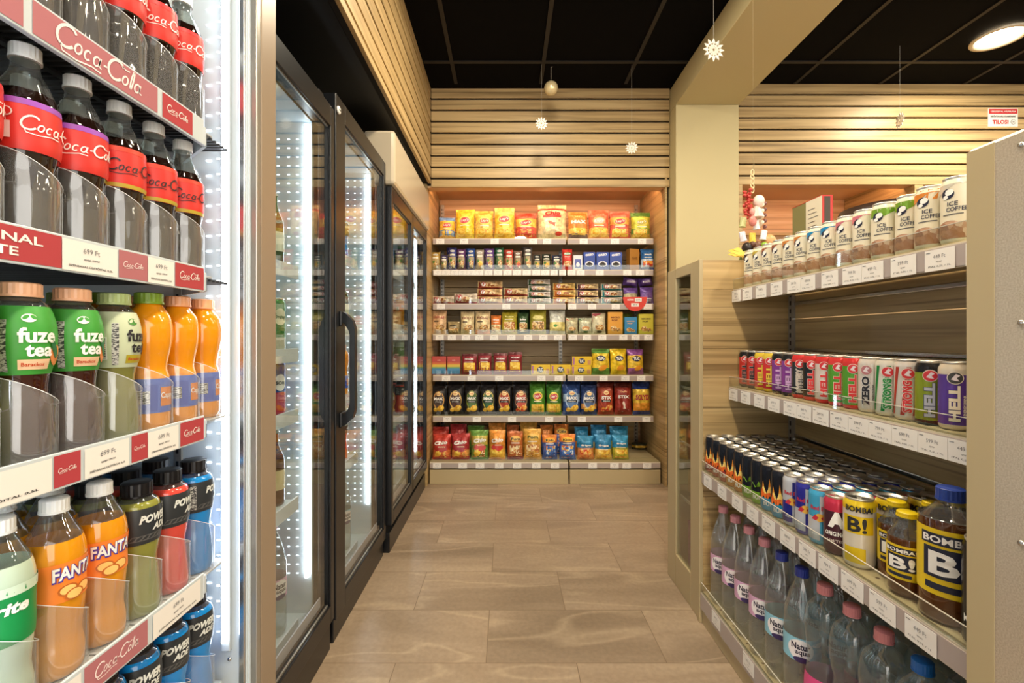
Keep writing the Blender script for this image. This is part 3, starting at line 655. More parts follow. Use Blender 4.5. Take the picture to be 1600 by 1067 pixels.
# fourth shelf
Y4 = BY+.022
def holli(tc='#8a3c2c'):
    def f(w_, h):
        def art(A):
            A.text('HOLLI', 0, h*.70, h*.11, C(tc), 3, w=w_*.76, bold=.02); A.grid(-w_*.35, h*.5, 0, h*.56, C('#6a5844'), 2); A.ell(w_*.1, h*.25, w_*.32, h*.16, NUTS, 2)
        return art
    return f
r4 = [(674, 697, 485, 'peach coloured nut bag with red capitals', [(0, 1, FO('#dcb488'))], holli('#b04038')), (699, 718, 503, 'low khaki nut bag', [(0, 1, FO('#a89468'))], plain(NUTS, 'mix', INK2)), (719, 741, 487, 'cream nut bag with brown capitals', [(0, 1, FO('#e0cc9c'))], holli()),
      (742, 766, 486, 'cream and orange nut bag with brown capitals', [(0, 1, FO('#e4cc9c')), (0, .2, FO('#d88c44'))], holli()), (767, 783, 493, 'small orange and white snack bag', [(0, 1, FO('#e07c34')), (0, .5, FO('#e4d4a8'))], plain(MIXF, 'NATUR', WHITE, None, (.1, .4), .75, .08)),
      (784, 808, 488, 'olive yellow snack bag', [(0, 1, FO('#b8a828'))], plain(MIXF, 'Lo', C('#f0e890'), C('#88801c'), (.12, .55), .8, .06)), (809, 826, 489, 'dark green snack bag with pale picture', [(0, 1, FO('#2c4c24'))], plain(MIXF, 'bio', WHITE, None, (.1, .5))),
      (828, 854, 484, 'olive green nut bag with pale panel', [(0, 1, FO('#a0982c'))], plain(NUTS, 'Lo', C('#f0e890'), C('#d8cc80'), (.12, .5), .66, .08)), (859, 884, 485, 'white snack bag with green badge', [(0, 1, FO('#dcdcd0')), (.15, .5, FO('#e0d080'))], lambda w_, h: (lambda A: (A.ell(-w_*.15, h*.35, w_*.12, h*.06, C('#3c8c40'), 2), A.text('bio', 0, h*.75, h*.05, INK, 2, w=w_*.4)))),
      (885, 904, 497, 'low cream snack bag with red corner', [(0, 1, FO('#ccc4a0'))], lambda w_, h: (lambda A: (A.poly([(-w_*.48, h*.5), (-w_*.48, h*.96), (w_*.1, h*.96)], C('#d05038'), 1), A.ell(0, h*.3, w_*.3, h*.14, NUTS, 2), A.ell(0, h*.12, w_*.2, h*.05, C('#2c5c34'), 3)))),
      (905, 926, 497, 'low cream snack bag with green corner', [(0, 1, FO('#c8c8ac'))], lambda w_, h: (lambda A: (A.poly([(-w_*.48, h*.5), (-w_*.48, h*.96), (w_*.0, h*.96)], C('#245c2c'), 1), A.ell(0, h*.34, w_*.3, h*.15, MIXF, 2), A.ell(0, h*.12, w_*.2, h*.05, C('#2c6c34'), 3)))),
      (926, 948, 489, 'cream snack bag with broad crimson corner', [(0, 1, FO('#d8d0b0'))], lambda w_, h: (lambda A: (A.poly([(-w_*.48, h*.55), (-w_*.48, h*.97), (w_*.2, h*.97)], C('#b02c40'), 1), A.ell(0, h*.3, w_*.32, h*.14, NUTS, 2), A.ell(0, h*.1, w_*.2, h*.05, C('#3c3c30'), 3))))]
for i, (x0, x1, t, look, bd, ar) in enumerate(r4):
    put('snack_bag', 10+i, 'snack bag', x0, x1, t, 522.5, Y4, '%s, %s from left on fourth back shelf' % (look, ORD[i]), bd, ar, .05, 110+i, SHZ[3], rotx=-4, rotz=(i*5 % 7)-3)
def micro(tc, food, a='MICRO', c_='POP'):
    def f(w_, h):
        def art(A):
            A.text(a, 0, h*.75, h*.08, C(tc), 2, w=w_*.62, bold=.04, cut=False); A.text(c_, -w_*.05, h*.62, h*.08, C(tc), 2, w=w_*.4, bold=.04, cut=False); A.ell(-w_*.12, h*.25, w_*.22, h*.13, food, 1); A.ell(w_*.2, h*.2, w_*.15, h*.09, food, 1)
        return art
    return f
bxpx('popcorn_box', 'popcorn box', 950, 973, 488, 522.5, Y4, SHZ[3], 'orange popcorn box on fourth back shelf, left of the blue one', '#e0a03c', micro('#8c4a1c', NUTS), .05)
bxpx('popcorn_box', 'popcorn box', 976, 995, 496, 522.5, Y4, SHZ[3], 'low blue popcorn box between the orange and the yellow one', '#2c84b8', micro('#d8b088', NUTS, 'CHOCO'), .05, None, -8)
bxpx('popcorn_box', 'popcorn box', 998, 1021, 491, 522.5, Y4, SHZ[3], 'yellow green popcorn box at right end of the fourth back shelf', '#ccc040', micro('#5a4a20', NUTS), .05, '#a8b030')
for j, (x0, x1, t, c_, look) in enumerate(((786, 810, 482, '#a89c24', 'olive snack bag tops behind the olive yellow one, fourth back shelf'), (812, 828, 482, '#1c3c1c', 'very dark green snack bag behind the dark green one, fourth back shelf'), (966, 990, 490, '#7c8c2c', 'green box behind the blue popcorn box on fourth back shelf'))):
    put('snack_bag', 30+j, 'snack bag', x0, x1, t, 522.5, Y4+.095, look, Bd(c_), None, .05, 140+j, SHZ[3], rotx=-4)
# fifth shelf
Y5 = BY+.022
r5 = [(675, 697, 558, 'rainbow striped snack box, leftmost', 0), (699, 718, 558, 'rainbow striped snack box, second', 0)]
for j, (x0, x1) in enumerate(((675, 697), (699, 719))):
    bxpx('snack_box', 'snack box', x0, x1, 557.5, 586, Y5, SHZ[4], ['left red, yellow and blue striped snack box on fifth back shelf', 'right red, yellow and blue striped snack box on fifth back shelf'][j], '#b84a44',
         lambda w_, h: (lambda A: (A.grid(-w_*.49, h*.42, w_*.49, h*.56, C('#d8b848'), 1, 2, 1), A.grid(-w_*.49, h*.56, w_*.49, h*.66, C('#cc7040'), 1, 2, 1), A.grid(-w_*.49, h*.03, w_*.49, h*.34, C('#4a88b8'), 1, 1, 1), A.grid(-w_*.49, h*.34, w_*.49, h*.42, C('#6aa070'), 1, 1, 1), A.text('mix', 0, h*.8, h*.08, C('#f0c0b0'), 2))), .05)
for j, (x0, x1, t) in enumerate(((721, 745, 554), (746, 768, 553), (771, 793, 553), (794, 816, 551))):
    put('nut_bag', j, 'nut bag', x0, x1, t, 586.5, Y5, 'maroon nut bag with golden picture, %s of four on fifth back shelf' % ORD[j], [(0, 1, FO('#902432')), (.9, 1, FO('#5c1820'))], plain(CHIPS, 'NOGURS', WHITE, None, (.12, .56), .74, .07), .055, 150+j, SHZ[4], rotx=-4)
def tb(x0, x1, t, bt, z, lab):
    k = Y5/FPX; w_, h = (x1-x0)*k, (bt-t)*k
    thing('cracker_pack', lab, 'cracker pack', (((x0+x1)/2-792)*k, Y5, z), (0, 0, 0), mesh=boxpack(w_, h, .06, '#e4be28', tucbox()(w_, h), '#8870a4').mesh('cracker_pack'))
tb(830, 860, 570, 585.5, SHZ[4]+.0015, 'yellow cracker pack left of another alike, fifth back shelf'); tb(861, 892, 570, 585.5, SHZ[4]+.0015, 'yellow cracker pack left of the stacked two, fifth back shelf')
tb(893, 924, 571.5, 585.5, SHZ[4]+.0015, 'yellow cracker pack, lower of two stacked on fifth back shelf'); tb(894, 925, 557, 571, SHZ[4]+.0715, 'yellow cracker pack, upper of two stacked on fifth back shelf')
for j, (x0, x1, t, bd, lab) in enumerate(((926, 954, 546, [(0, 1, FO('#e4c430')), (0, .22, FO('#5c9038')), (.82, 1, FO('#5c9038'))], 'yellow cracker bag with green top and bottom on fifth back shelf'), (955, 981, 546, [(0, 1, FO('#ecc820'))], 'all yellow cracker bag on fifth back shelf'),
                                          (982, 1008, 547, [(0, 1, FO('#e4be30')), (0, .28, FO('#a05c98')), (.78, 1, FO('#8c4c98'))], 'yellow cracker bag with purple top and bottom on fifth back shelf'))):
    put('cracker_bag', j, 'cracker bag', x0, x1, t, 586.5, Y5, lab, bd, tuc(), .06, 160+j, SHZ[4], rotx=-5, rotz=[-4, 3, 6][j])
# sixth shelf
Y6 = BY+.025
BLK = '#1c1c22'
r6 = [(673, 697, 604, 'black crisp bag with tan disc', Bd(BLK), maxbag('#c89858', CHIPS, '#4a3c38')), (698, 724, 603, 'black crisp bag with gold ring and tan disc', Bd(BLK), maxbag('#e0b870', CHIPS, '#5a403c')), (725, 749, 603, 'black crisp bag with green disc', Bd(BLK), maxbag('#98a840', CHIPS, '#4a6a34')),
      (750, 775, 603, 'black crisp bag with green disc and gold trim', Bd(BLK), maxbag('#d0c060', CHIPS, '#2c5c34')), (776, 800, 603, 'black crisp bag with red disc', Bd(BLK), maxbag('#e0a868', CHIPS, '#b04430')), (801, 827, 603, 'black crisp bag with orange red disc', Bd(BLK), maxbag('#e8b080', REDF, '#c05040')),
      (828, 853, 601, 'green crisp bag with red and yellow badge', [(0, 1, FO('#4c8c28')), (0, .1, FO('#3a6a20'))], lays(CHIPS, '#c8404c', '#e8d860')), (854, 878, 602, 'green and yellow crisp bag with red badge', [(0, 1, FO('#3c7c28')), (.1, .4, FO('#c8c040'))], lays(CHIPS, '#c84858', '#e8d860')),
      (880, 908, 602, 'blue and white crisp bag with thick capitals', [(0, 1, FO('#284c90')), (.45, .7, FO('#98b0d0'))], maxbag('#a8c0dc', CHIPS, '#587cac')), (909, 934, 603, 'navy crisp bag with orange picture', [(0, 1, FO('#243c74')), (.2, .4, FO('#d89850'))], maxbag('#b4bcc8', CHIPS, '#4c6490')),
      (935, 961, 601, 'rust red crisp bag with white capitals', [(0, 1, FO('#a03c24')), (.85, 1, FO('#6c2018'))], maxbag('#b84c2c', REDF, '#9c3420', 'STIX')), (962, 989, 601, 'rust red crisp bag with white fan shape', [(0, 1, FO('#982c20')), (.85, 1, FO('#64201c'))], lambda w_, h: (lambda A: (A.text("Lay's", 0, h*.74, h*.07, C('#f0c080'), 3, w=w_*.35), A.text('STIX', 0, h*.58, h*.10, WHITE, 3, w=w_*.66, bold=.05), A.poly([(-w_*.3, h*.15), (0, h*.45), (w_*.3, h*.15), (w_*.1, h*.2), (-w_*.05, h*.1)], C('#ecdccc'), 2)))),
      (991, 1019, 600, 'navy and yellow crisp bag with red capitals', [(0, 1, FO('#1c3c8c')), (.18, .82, FO('#e4c040')), (.15, .4, FO('#e0962c'))], lambda w_, h: (lambda A: A.text('SOLYDI', 0, h*.55, h*.17, C('#b02440'), 3, w=w_*.78, bold=.04)))]
for i, (x0, x1, t, look, bd, ar) in enumerate(r6):
    lab = '%s, %s from left on sixth back shelf' % (look, ORD[i])
    put('crisp_bag', 100+i, 'crisp bag', x0, x1, t, 649.5, Y6, lab, bd, ar, .075, 170+i, SHZ[5], rotx=-5, rotz=(i*4 % 7)-3)
    put('crisp_bag', 200+i, 'crisp bag', x0+1, x1+.5, t-4 if i > 5 else t-2, 649.5, Y6+.118, '%s bag top behind the %s front bag on sixth back shelf' % (look.split(' crisp')[0], ORD[i]), bd, None, .06, 190+i, SHZ[5], rotx=-4)
# base
Y7 = 3.455+.03
r7 = [(674, 703, 682, 'red crisp bag with slanted white name', [(0, 1, FO('#b83428')), (.1, .4, FO('#d87840'))], chio(REDF, '#a82c28')), (704, 733, 681, 'darker red crisp bag with ring shaped snacks', [(0, 1, FO('#a82c30')), (.1, .4, FO('#e0a050'))], chio(REDF, '#982838')),
      (735, 763, 676, 'green and red crisp bag', [(0, 1, FO('#5c8c34')), (.5, .82, FO('#b8a848'))], chio(MIXF, '#c04848')), (764, 790, 676, 'orange and yellow crisp bag', [(0, 1, FO('#e09438')), (.05, .4, FO('#e8b848'))], chio(CHIPS, '#c83c34')),
      (793, 818, 678, 'brown red snack bag with pale curls', [(0, 1, FO('#b86430')), (0, .14, FO('#8c3834'))], plain(MIXF, 'Pom', C('#3c3c1c'), C('#e0b050'), (.12, .5), .74, .1)), (819, 847, 674, 'yellow snack bag with pale curls', [(0, 1, FO('#dca848'))], plain(MIXF, 'Pom', C('#3c4c1c'), C('#e8c060'), (.12, .5), .74, .1)),
      (848, 872, 683, 'blue snack bag with orange top', [(0, 1, FO('#3c5ca8')), (.7, 1, FO('#d07c30'))], plain(BLUF, 'Kido', C('#2c3c20'), C('#f0b040'), (.08, .55), .78, .09)), (875, 901, 682, 'blue snack bag with bright orange top', [(0, 1, FO('#4468b4')), (.68, 1, FO('#e08434'))], plain(BLUF, 'Kido', C('#3c3c20'), C('#f4c048'), (.08, .55), .78, .09)),
      (903, 930, 685, 'sky blue snack bag with curved snacks', [(0, 1, FO('#2c88b8')), (0, .48, FO('#d88848'))], plain(REDF, 'frips', WHITE, None, (.05, .44), .60, .1)), (931, 958, 683, 'sky blue snack bag with stick snacks', [(0, 1, FO('#2c84b8')), (0, .45, FO('#dcb458'))], plain(CHIPS, 'frips', WHITE, None, (.05, .42), .56, .1)),
      (959, 985, 684, 'sky blue snack bag with green yellow snacks', [(0, 1, FO('#2c8cbc')), (0, .48, FO('#b0b038'))], plain(CHIPS, 'frips', WHITE, None, (.05, .42), .66, .08))]
for i, (x0, x1, t, look, bd, ar) in enumerate(r7):
    put('crisp_bag', 300+i, 'crisp bag', x0, x1, t, 721.5, Y7, '%s, %s from left on lowest back shelf' % (look, ORD[i]), bd, ar, .085, 210+i, BASEZ, rotx=-8, rotz=(i*4 % 9)-4)
    q = [(673, 700, 674), (702, 728, 670), (730, 756, 672), (763, 790, 668), (792, 811, 671), (813, 840, 666), (845, 865, 671), (867, 890, 670), (899, 921, 674), (925, 950, 671), (955, 984, 673)][i]
    put('crisp_bag', 400+i, 'crisp bag', q[0], q[1], q[2], 717.5, Y7+.145, '%s in second row behind the %s front bag, lowest back shelf' % (look.split(' bag')[0]+' bag', ORD[i]), bd, ar if i in (0, 1, 3, 7, 9, 10) else None, .07, 230+i, BASEZ, rotx=-6)
m = bag(.13, .05, .09, [(0, 1, FO('#3c3c24')), (.3, .7, FO('#c8a030'))], None, 250, True)
thing('snack_bag', 'small dark and yellow pack lying alone at right of lowest back shelf', 'snack bag', ((1000-792)*3.85/FPX, 3.86, BASEZ+.003), mesh=m.mesh('snack_bag'))

# ------------------------------------------------------------------ bottles and cans (kinds)
COLA = M('dark_cola', '#1a0d08', .06, coat=.6); 
def liquid(name, col, rough=.08): return M('drink_'+name, col, rough, coat=.7)
def sphere(mb, c, r, mat, n=12, sz=1):
    mb.lathe([(max(r*sin(pi*k/8), 1e-4), c[2]-r*sz*cos(pi*k/8)) for k in range(9)], mat, n, False, c[0], c[1])
def bottle(prof, h, fill, liq, pet, cap, lab=None, lab2=None, flute=None, n=28, capname='cap'):
    pf = smooth_prof(prof, 5); m = MB()
    rf = rfun(pf)
    vs0 = len(m.v); m.lathe(pf, (lambda z: liq if z < fill else pet), n)
    if flute:
      for (z0, z1, k, amp) in (flute if isinstance(flute, list) else [flute]):
        for i in range(vs0, len(m.v)):
            x, y, z = m.v[i]
            if z0 < z < z1:
                q = 1-amp*sin(pi*(z-z0)/(z1-z0))*(.5+.5*cos(k*math.atan2(y, x))); m.v[i] = (x*q, y*q, z)
    out = [('bottle_body', m.mesh('bottle_body'))]
    cr, ch, cm = cap; c = MB(); z0 = h-ch
    c.lathe([(cr*1.04, z0), (cr*1.04, z0+.003)], cm, 32); c.lathe([(cr, z0+.003), (cr, h-.0015)], cm, 40, False, ribs=.035, smooth=False); c.lathe([(cr*.98, h-.0016), (cr*.9, h), (1e-4, h)], cm, 40, False)
    out.append((capname, c.mesh(capname)))
    for q, L in enumerate((lab, lab2)):
        if not L: continue
        z0, z1, base, art = L; l = MB()
        zs = [z0+(z1-z0)*k/10 for k in range(11)]
        l.lathe([(rf(z)+.0006, z) for z in zs], base, 36, False)
        if art: art(Art(l, P_cyl(lambda v: rf(min(max(v, z0), z1))+.0006, rf((z0+z1)/2)), .00035))
        out.append(('label', l.mesh('label')))
    return out
RED = C('#d8362f'); 
COKE_P = [(0.0234, 0), (0.03022, 0.006), (0.0312, 0.03), (0.03169, 0.06), (0.02876, 0.085), (0.02974, 0.102), (0.03169, 0.112), (0.03169, 0.155), (0.02925, 0.17), (0.02243, 0.188), (0.01511, 0.203), (0.01316, 0.211), (0.01316, 0.217)]
def coke(band, txt, tcol, second=None):
    def art(A):
        A.grid(-.10, .156, .10, .163, C(band), 1, 24, 1)
        A.script(.008, .134, .080, tcol, 3)
        A.grid(-.072, .112, -.052, .15, WHITE, 2, 4, 2)
        for k in range(8): A.grid(-.070+.0022*k, .118, -.0691+.0022*k, .146, INK2, 3, 1, 1)
        A.ell(-.043, .145, .0055, .0055, WHITE, 3, 14); A.ell(-.043, .145, .0042, .0042, C('#c8302c'), 4, 14); A.grid(-.0465, .115, -.0395, .134, C('#e8e0dc'), 3, 2, 2)
        if second: A.grid(-.10, .1045, .10, .110, C(second), 1, 24, 1)
    return bottle(COKE_P, .236, .176, COLA, PET, (.0148, .018, CAPW), (.104, .163, RED, art), None, [(.010, .098, 10, .09), (.164, .208, 8, .12)], 40)
COKE = coke('#d8262c', '', WHITE); CHERRY = coke('#9a4cb4', '', WHITE); ZERO = coke('#e0402c', '', INK2, '#c8b040')
FUZE_P = [(0.02294, 0), (0.02824, 0.006), (0.02956, 0.03), (0.02736, 0.06), (0.02383, 0.085), (0.02559, 0.105), (0.03044, 0.125), (0.03177, 0.145), (0.03089, 0.165), (0.02559, 0.185), (0.01853, 0.194), (0.01721, 0.199)]
def fuze(base, dark, liq, capc):
    def art(A):
        A.text('fuze', .012, .152, .018, WHITE if not dark else INK2, 3, w=.036, bold=.03); A.text('tea', .013, .134, .014, WHITE if not dark else INK2, 3, w=.026, bold=.03)
        A.ell(.004, .172, .007, .005, WHITE if not dark else C('#4a8a3c'), 2); A.ell(.001, .173, .0035, .002, C(base), 3, rot=.7); A.ell(.008, .173, .0035, .002, C(base), 3, rot=-.7)
        A.ell(.035, .128, .010, .013, C('#e8904c'), 2, rot=.4); A.ell(.031, .135, .004, .012, C('#1c6a3c'), 3, rot=.4)
        A.grid(-.006, .112, .025, .124, C('#f0c8a0' if not dark else '#b8a830'), 2, 6, 2); A.text('Barackos', .008, .118, .0045, C('#c8502c'), 3)
        A.grid(-.045, .118, -.028, .15, WHITE, 2, 4, 2)
        for k in range(10): A.grid(-.0435, .1195+.003*k, -.0295, .1208+.003*k, INK2, 3, 3, 1)
        A.grid(-.023, .11, -.015, .17, FINE, 2, 2, 3)
    return bottle(FUZE_P, .214, .186, liq, PET, (.0195, .017, C(capc, .35)), (.106, .186, C(base), art))
FUZE = fuze('#3f9a3a', False, liquid('tea', '#3a1810'), '#ffc49a'); FUZEG = fuze('#c6d0b0', True, liquid('green_tea', '#7a7a3c'), '#bcd08c'); FUZEY = fuze('#7cb444', False, liquid('lime_tea', '#90b050'), '#c8cc40')
ORG_P = [(0.02358, 0), (0.02811, 0.008), (0.02857, 0.03), (0.02811, 0.08), (0.02448, 0.098), (0.0263, 0.115), (0.03083, 0.14), (0.03174, 0.165), (0.02811, 0.185), (0.01995, 0.198), (0.01723, 0.203)]
def orange(capc):
    def art(A):
        A.grid(-.04, .033, .0, .075, C('#2c50b8'), 1, 8, 2); A.grid(.004, .04, .03, .07, C('#e88830'), 1, 6, 2); A.grid(-.035, .045, -.01, .065, FINE, 2, 5, 2); A.text('Cappy', .016, .056, .012, WHITE, 3, w=.024)
    return bottle(ORG_P, .221, .205, liquid('orange_juice', '#f09a14', .12), PET, (.0195, .018, C(capc, .35)), (.03, .084, C('#4468c8'), art))
ORG1, ORG2 = orange('#ffbc8c'), orange('#86aa34')
FANTA_P = [(0.0224, 0), (0.02893, 0.006), (0.02985, 0.03), (0.02752, 0.05), (0.0294, 0.075), (0.03079, 0.1), (0.03032, 0.125), (0.03173, 0.15), (0.02799, 0.172), (0.0196, 0.19), (0.01353, 0.203), (0.0126, 0.21)]
def fanta():
    def art(A):
        A.text('FANTA', .010, .133, .019, C('#5038a0'), 2, w=.050, bold=.09); A.text('FANTA', .009, .134, .0165, WHITE, 3, w=.047, bold=.03)
        for k, (x, z) in enumerate(((0, .112), (.018, .109), (.006, .105))): A.ell(x, z, .010, .007, C('#b86428'), 2+k); A.ell(x, z, .008, .0055, C('#f8c070'), 2.5+k)
        A.grid(-.045, .105, -.028, .13, C('#f0e8d8'), 2, 4, 2); A.grid(-.043, .107, -.035, .128, C('#6aa84c'), 3, 2, 2)
    return bottle(FANTA_P, .223, .172, liquid('orangeade', '#dc9010', .06), PET, (.0148, .018, CAPW), (.098, .147, C('#f08430'), art), None, (.012, .09, 8, .06))
FANTA = fanta()
SPRITE = bottle(FANTA_P, .223, .17, liquid('clear_lemonade', '#b8ccb8', .08), PET, (.0148, .018, CAPW), (.085, .15, C('#118a48'), lambda A: (A.text('Sprite', .0, .125, .018, WHITE, 2, w=.05, shear=.2, bold=.04), A.grid(-.10, .14, .10, .151, C('#c8dcc8'), 1, 24, 1))))
PW_P = [(0.02539, 0), (0.02992, 0.006), (0.03038, 0.03), (0.02811, 0.06), (0.02585, 0.08), (0.02811, 0.1), (0.03129, 0.125), (0.03174, 0.15), (0.02902, 0.17), (0.02086, 0.18), (0.01859, 0.183)]
def power(liqc, nm):   # squat sports bottle with black cap
    def art(A):
        A.text('POWER', .008, .150, .0125, C('#d8dcd8'), 2, w=.046, bold=.05, shear=.3); A.text('ADE', .016, .136, .0105, C('#d8dcd8'), 2, w=.028, bold=.05, shear=.3); A.grid(-.03, .118, .02, .126, C('#5c5c5c'), 1, 6, 1, shift=.006)
        A.grid(-.05, .118, -.03, .160, FINE, 2, 4, 3)
    return bottle(PW_P, .203, .176, liquid(nm, liqc, .1), PET, (.0205, .022, BLACK), (.112, .166, C('#2c3034'), art), None, (.01, .10, 7, .05))
PWO, PWR, PWB = power('#8a8c3c', 'lime_sport'), power('#d84a40', 'red_sport'), power('#1088d8', 'blue_sport')
# water
NA_P = [(.034, 0), (.042, .008), (.043, .06), (.0425, .11), (.043, .2), (.041, .235), (.030, .275), (.018, .308), (.0145, .32), (.014, .326)]
def natur(bandc, capc, pat):
    def art(A):
        A.ell(0, .148, .030, .027, C('#f4f0f4'), 1, 24, rings=4); A.text('Natur', .0, .158, .017, C('#22203c'), 2, w=.042, bold=.03); A.text('aqua', .004, .140, .013, C('#22203c'), 2, w=.034, bold=.03)
        A.ell(.002, .124, .019, .0075, C('#3a2c60'), 2, 16, rings=2)
        if pat:
            rnd = random.Random(5)
            for k in range(26): A.ell(.05+rnd.uniform(-.015, .03), .15+rnd.uniform(-.028, .028), .006, .005, C('#6ab8d8'), 1.5, 8, rings=1)
            A.ell(.045, .165, .02, .006, C('#e8f4f8'), 2)
    return bottle(NA_P, .347, .0, PETG, PETG, (.0162, .022, C(capc, .35)), (.118, .178, C(bandc), art), None, (.222, .318, 9, .10), 44)
NAP, NAB = natur('#d8a8cc', '#dd97a0', False), natur('#8cc8e0', '#2c3c98', True)
HG_P = [(.036, 0), (.044, .008), (.0445, .04), (.044, .10), (.039, .15), (.036, .175), (.041, .2), (.0445, .235), (.0445, .262), (.038, .294), (.022, .314), (.016, .322), (.0155, .328)]
def hg(bandc, capc): return bottle(HG_P, .35, .0, PETB, PETB, (.0172, .022, C(capc, .35)), (.06, .13, C(bandc), lambda A: (A.text('aqua', 0, .10, .02, WHITE, 2, w=.06, bold=.03))), None, None, 32)
HGP, HGB = hg('#d84c88', '#de8f92'), hg('#4c9cd0', '#1c6cc0')
# cans
def can(r, h, bodyf, art, lidm=ALU, rimc=None, base='#101014'):
    m = MB(); nk = r*.86
    pf = [(r*.76, 0), (r*.84, .001), (r*.97, .006), (r, .011), (r, h-.016), (r*.985, h-.013), (nk, h-.005)]
    zs = []; 
    for (r0, z0), (r1, z1) in zip(pf, pf[1:]):
        k = 12 if z1-z0 > .05 else 1
        for q in range(k): zs.append((r0+(r1-r0)*q/k, z0+(z1-z0)*q/k))
    zs.append(pf[-1]); m.lathe(zs, lambda z: bodyf(z/h), 28)
    if art: art(Art(m, P_cyl(rfun(pf), r), .00035))
    l = MB(); l.lathe([(nk, h-.005), (nk*1.04, h-.002), (nk*1.04, h), (nk*.96, h), (nk*.93, h-.005), (1e-4, h-.005)], lidm, 28, False)
    l.box((-.004, -.004, h-.0048), (.004, .010, h-.0030), lidm, .0008); l.lathe([(.0055, h-.0047), (.0055, h-.0042), (1e-4, h-.0042)], lidm, 12, False, 0, -.010)
    return [('can_body', m.mesh('can_body')), ('lid', l.mesh('lid'))]
CR, CH = .0265, .134
def flat(c): 
    f = F(c); return lambda t: f
def icecof(topc, solid=None, stripes=False):
    cr = C('#e4dcc4', .3); tc = F(topc)
    def art(A):
        if not solid: A.zone(-.083, .0, lambda u: .100+max(0, (u+.03))*.6, lambda u: .1195, tc, 1.2); A.zone(.0, .03, lambda u: .118, lambda u: .1195, tc, 1.2)
        else: A.zone(-.083, .083, lambda u: .100 if u < 0 else .100+min(.014, u*.5), lambda u: .1195, tc, 1.2)
        if stripes:
            for k in range(7): A.poly([(-.05+.016*k, .126), (-.042+.016*k, .126), (-.052+.016*k, .104), (-.06+.016*k, .104)], tc, 1.5)
        A.ell(-.012, .100, .011, .0105, C('#20243c'), 2, 18); A.ell(-.009, .103, .007, .006, WHITE, 3, rot=.5); A.ell(-.015, .094, .0045, .004, WHITE, 3)
        A.text('ICE', -.004, .080, .0085, C('#34384c'), 2, w=.016, bold=.02); A.text('COFFEE', .002, .069, .0085, C('#34384c'), 2, w=.032, bold=.02)
        A.grid(-.02, .058, .012, .060, INK, 2, 4, 1); A.zone(-.083, .083, lambda u: .0115, lambda u: .040+.004*sin(u*190), COFF, 1, 40); A.ell(-.01, .040, .016, .007, COFF, 1.5); A.ell(.03, .041, .014, .006, COFF, 1.5)
    return can(CR, CH, lambda t: cr, art)
def hell(body, top, txt, base=None, word='HELL', stripes=None, ring='#d03038', tcol2=None):
    b_, t_, bs = F(body), F(top), F(base or body)
    def art(A):
        if stripes:
            for k in range(5): A.grid(-.058+.022*k, .012, -.050+.022*k, .117, F(stripes), 1, 3, 6, shift=.012)
        A.ell(0, .103, .0125, .0125, C('#e8dccc'), 2, 20); A.ell(0, .103, .011, .011, C(ring), 3, 20); A.poly([(-.006, .100), (.001, .111), (.007, .108), (.002, .103), (.006, .097), (-.001, .098)], C('#e8dce4'), 4)
        A.text(word, -.001, .053, .0185, C(tcol2 or '#f4ece4'), 2.2, w=.072, up=True, bold=.08); A.text(word, -.001, .053, .0165, C(txt), 3, w=.070, up=True, bold=.05)
        A.text('ENERGY DRINK', .0135, .05, .004, C(txt), 3, w=.04, up=True)
    return can(CR, CH, lambda t: t_ if t > .84 else (bs if t < .10 else b_), art)
def burn(lowc, fl=True):
    bk, lw = F('#10131e'), F(lowc)
    def art(A):
        if fl:
            for x, s_ in ((-.045, .8), (-.018, .9), (.0, 1.1), (.018, .85), (.05, 1)):
                A.poly([(x-.008, .036), (x-.009, .05), (x-.004, .065), (x-.001, .045+.045*s_), (x+.003, .068), (x+.009, .052), (x+.008, .036)], FLAME, 2)
        else: A.poly([(-.03, .045), (-.02, .065), (-.01, .05), (.0, .07), (.012, .05), (.025, .062), (.03, .045)], lw, 2)
        A.text('BURN', 0, .022, .012, C('#e8e4dc'), 2, w=.036, bold=.03)
    return can(CR, CH, lambda t: lw if t < .30 else bk, art)
def bull(c1, c2, sky=False):
    a_, b_ = F(c1), F(c2)
    def art(A):
        A.zone(-.042, .0, lambda u: .0115, lambda u: .066, b_, 1); A.zone(.0, .0415, lambda u: .066, lambda u: .1175, b_, 1)
        A.ell(.0, .066, .010, .010, C('#e8b040'), 2); A.poly([(-.018, .060), (-.010, .072), (-.002, .066), (-.008, .058)], C('#c0283c'), 3); A.poly([(.018, .060), (.010, .072), (.002, .066), (.008, .058)], C('#c0283c'), 3)
        A.text('Red Bull', 0, .088, .010, C('#c0283c'), 2, w=.042, bold=.03); A.text('ENERGY DRINK', 0, .026, .004, C('#e8e8e8'), 2, w=.034)
    return can(CR, CH, lambda t: a_, art)
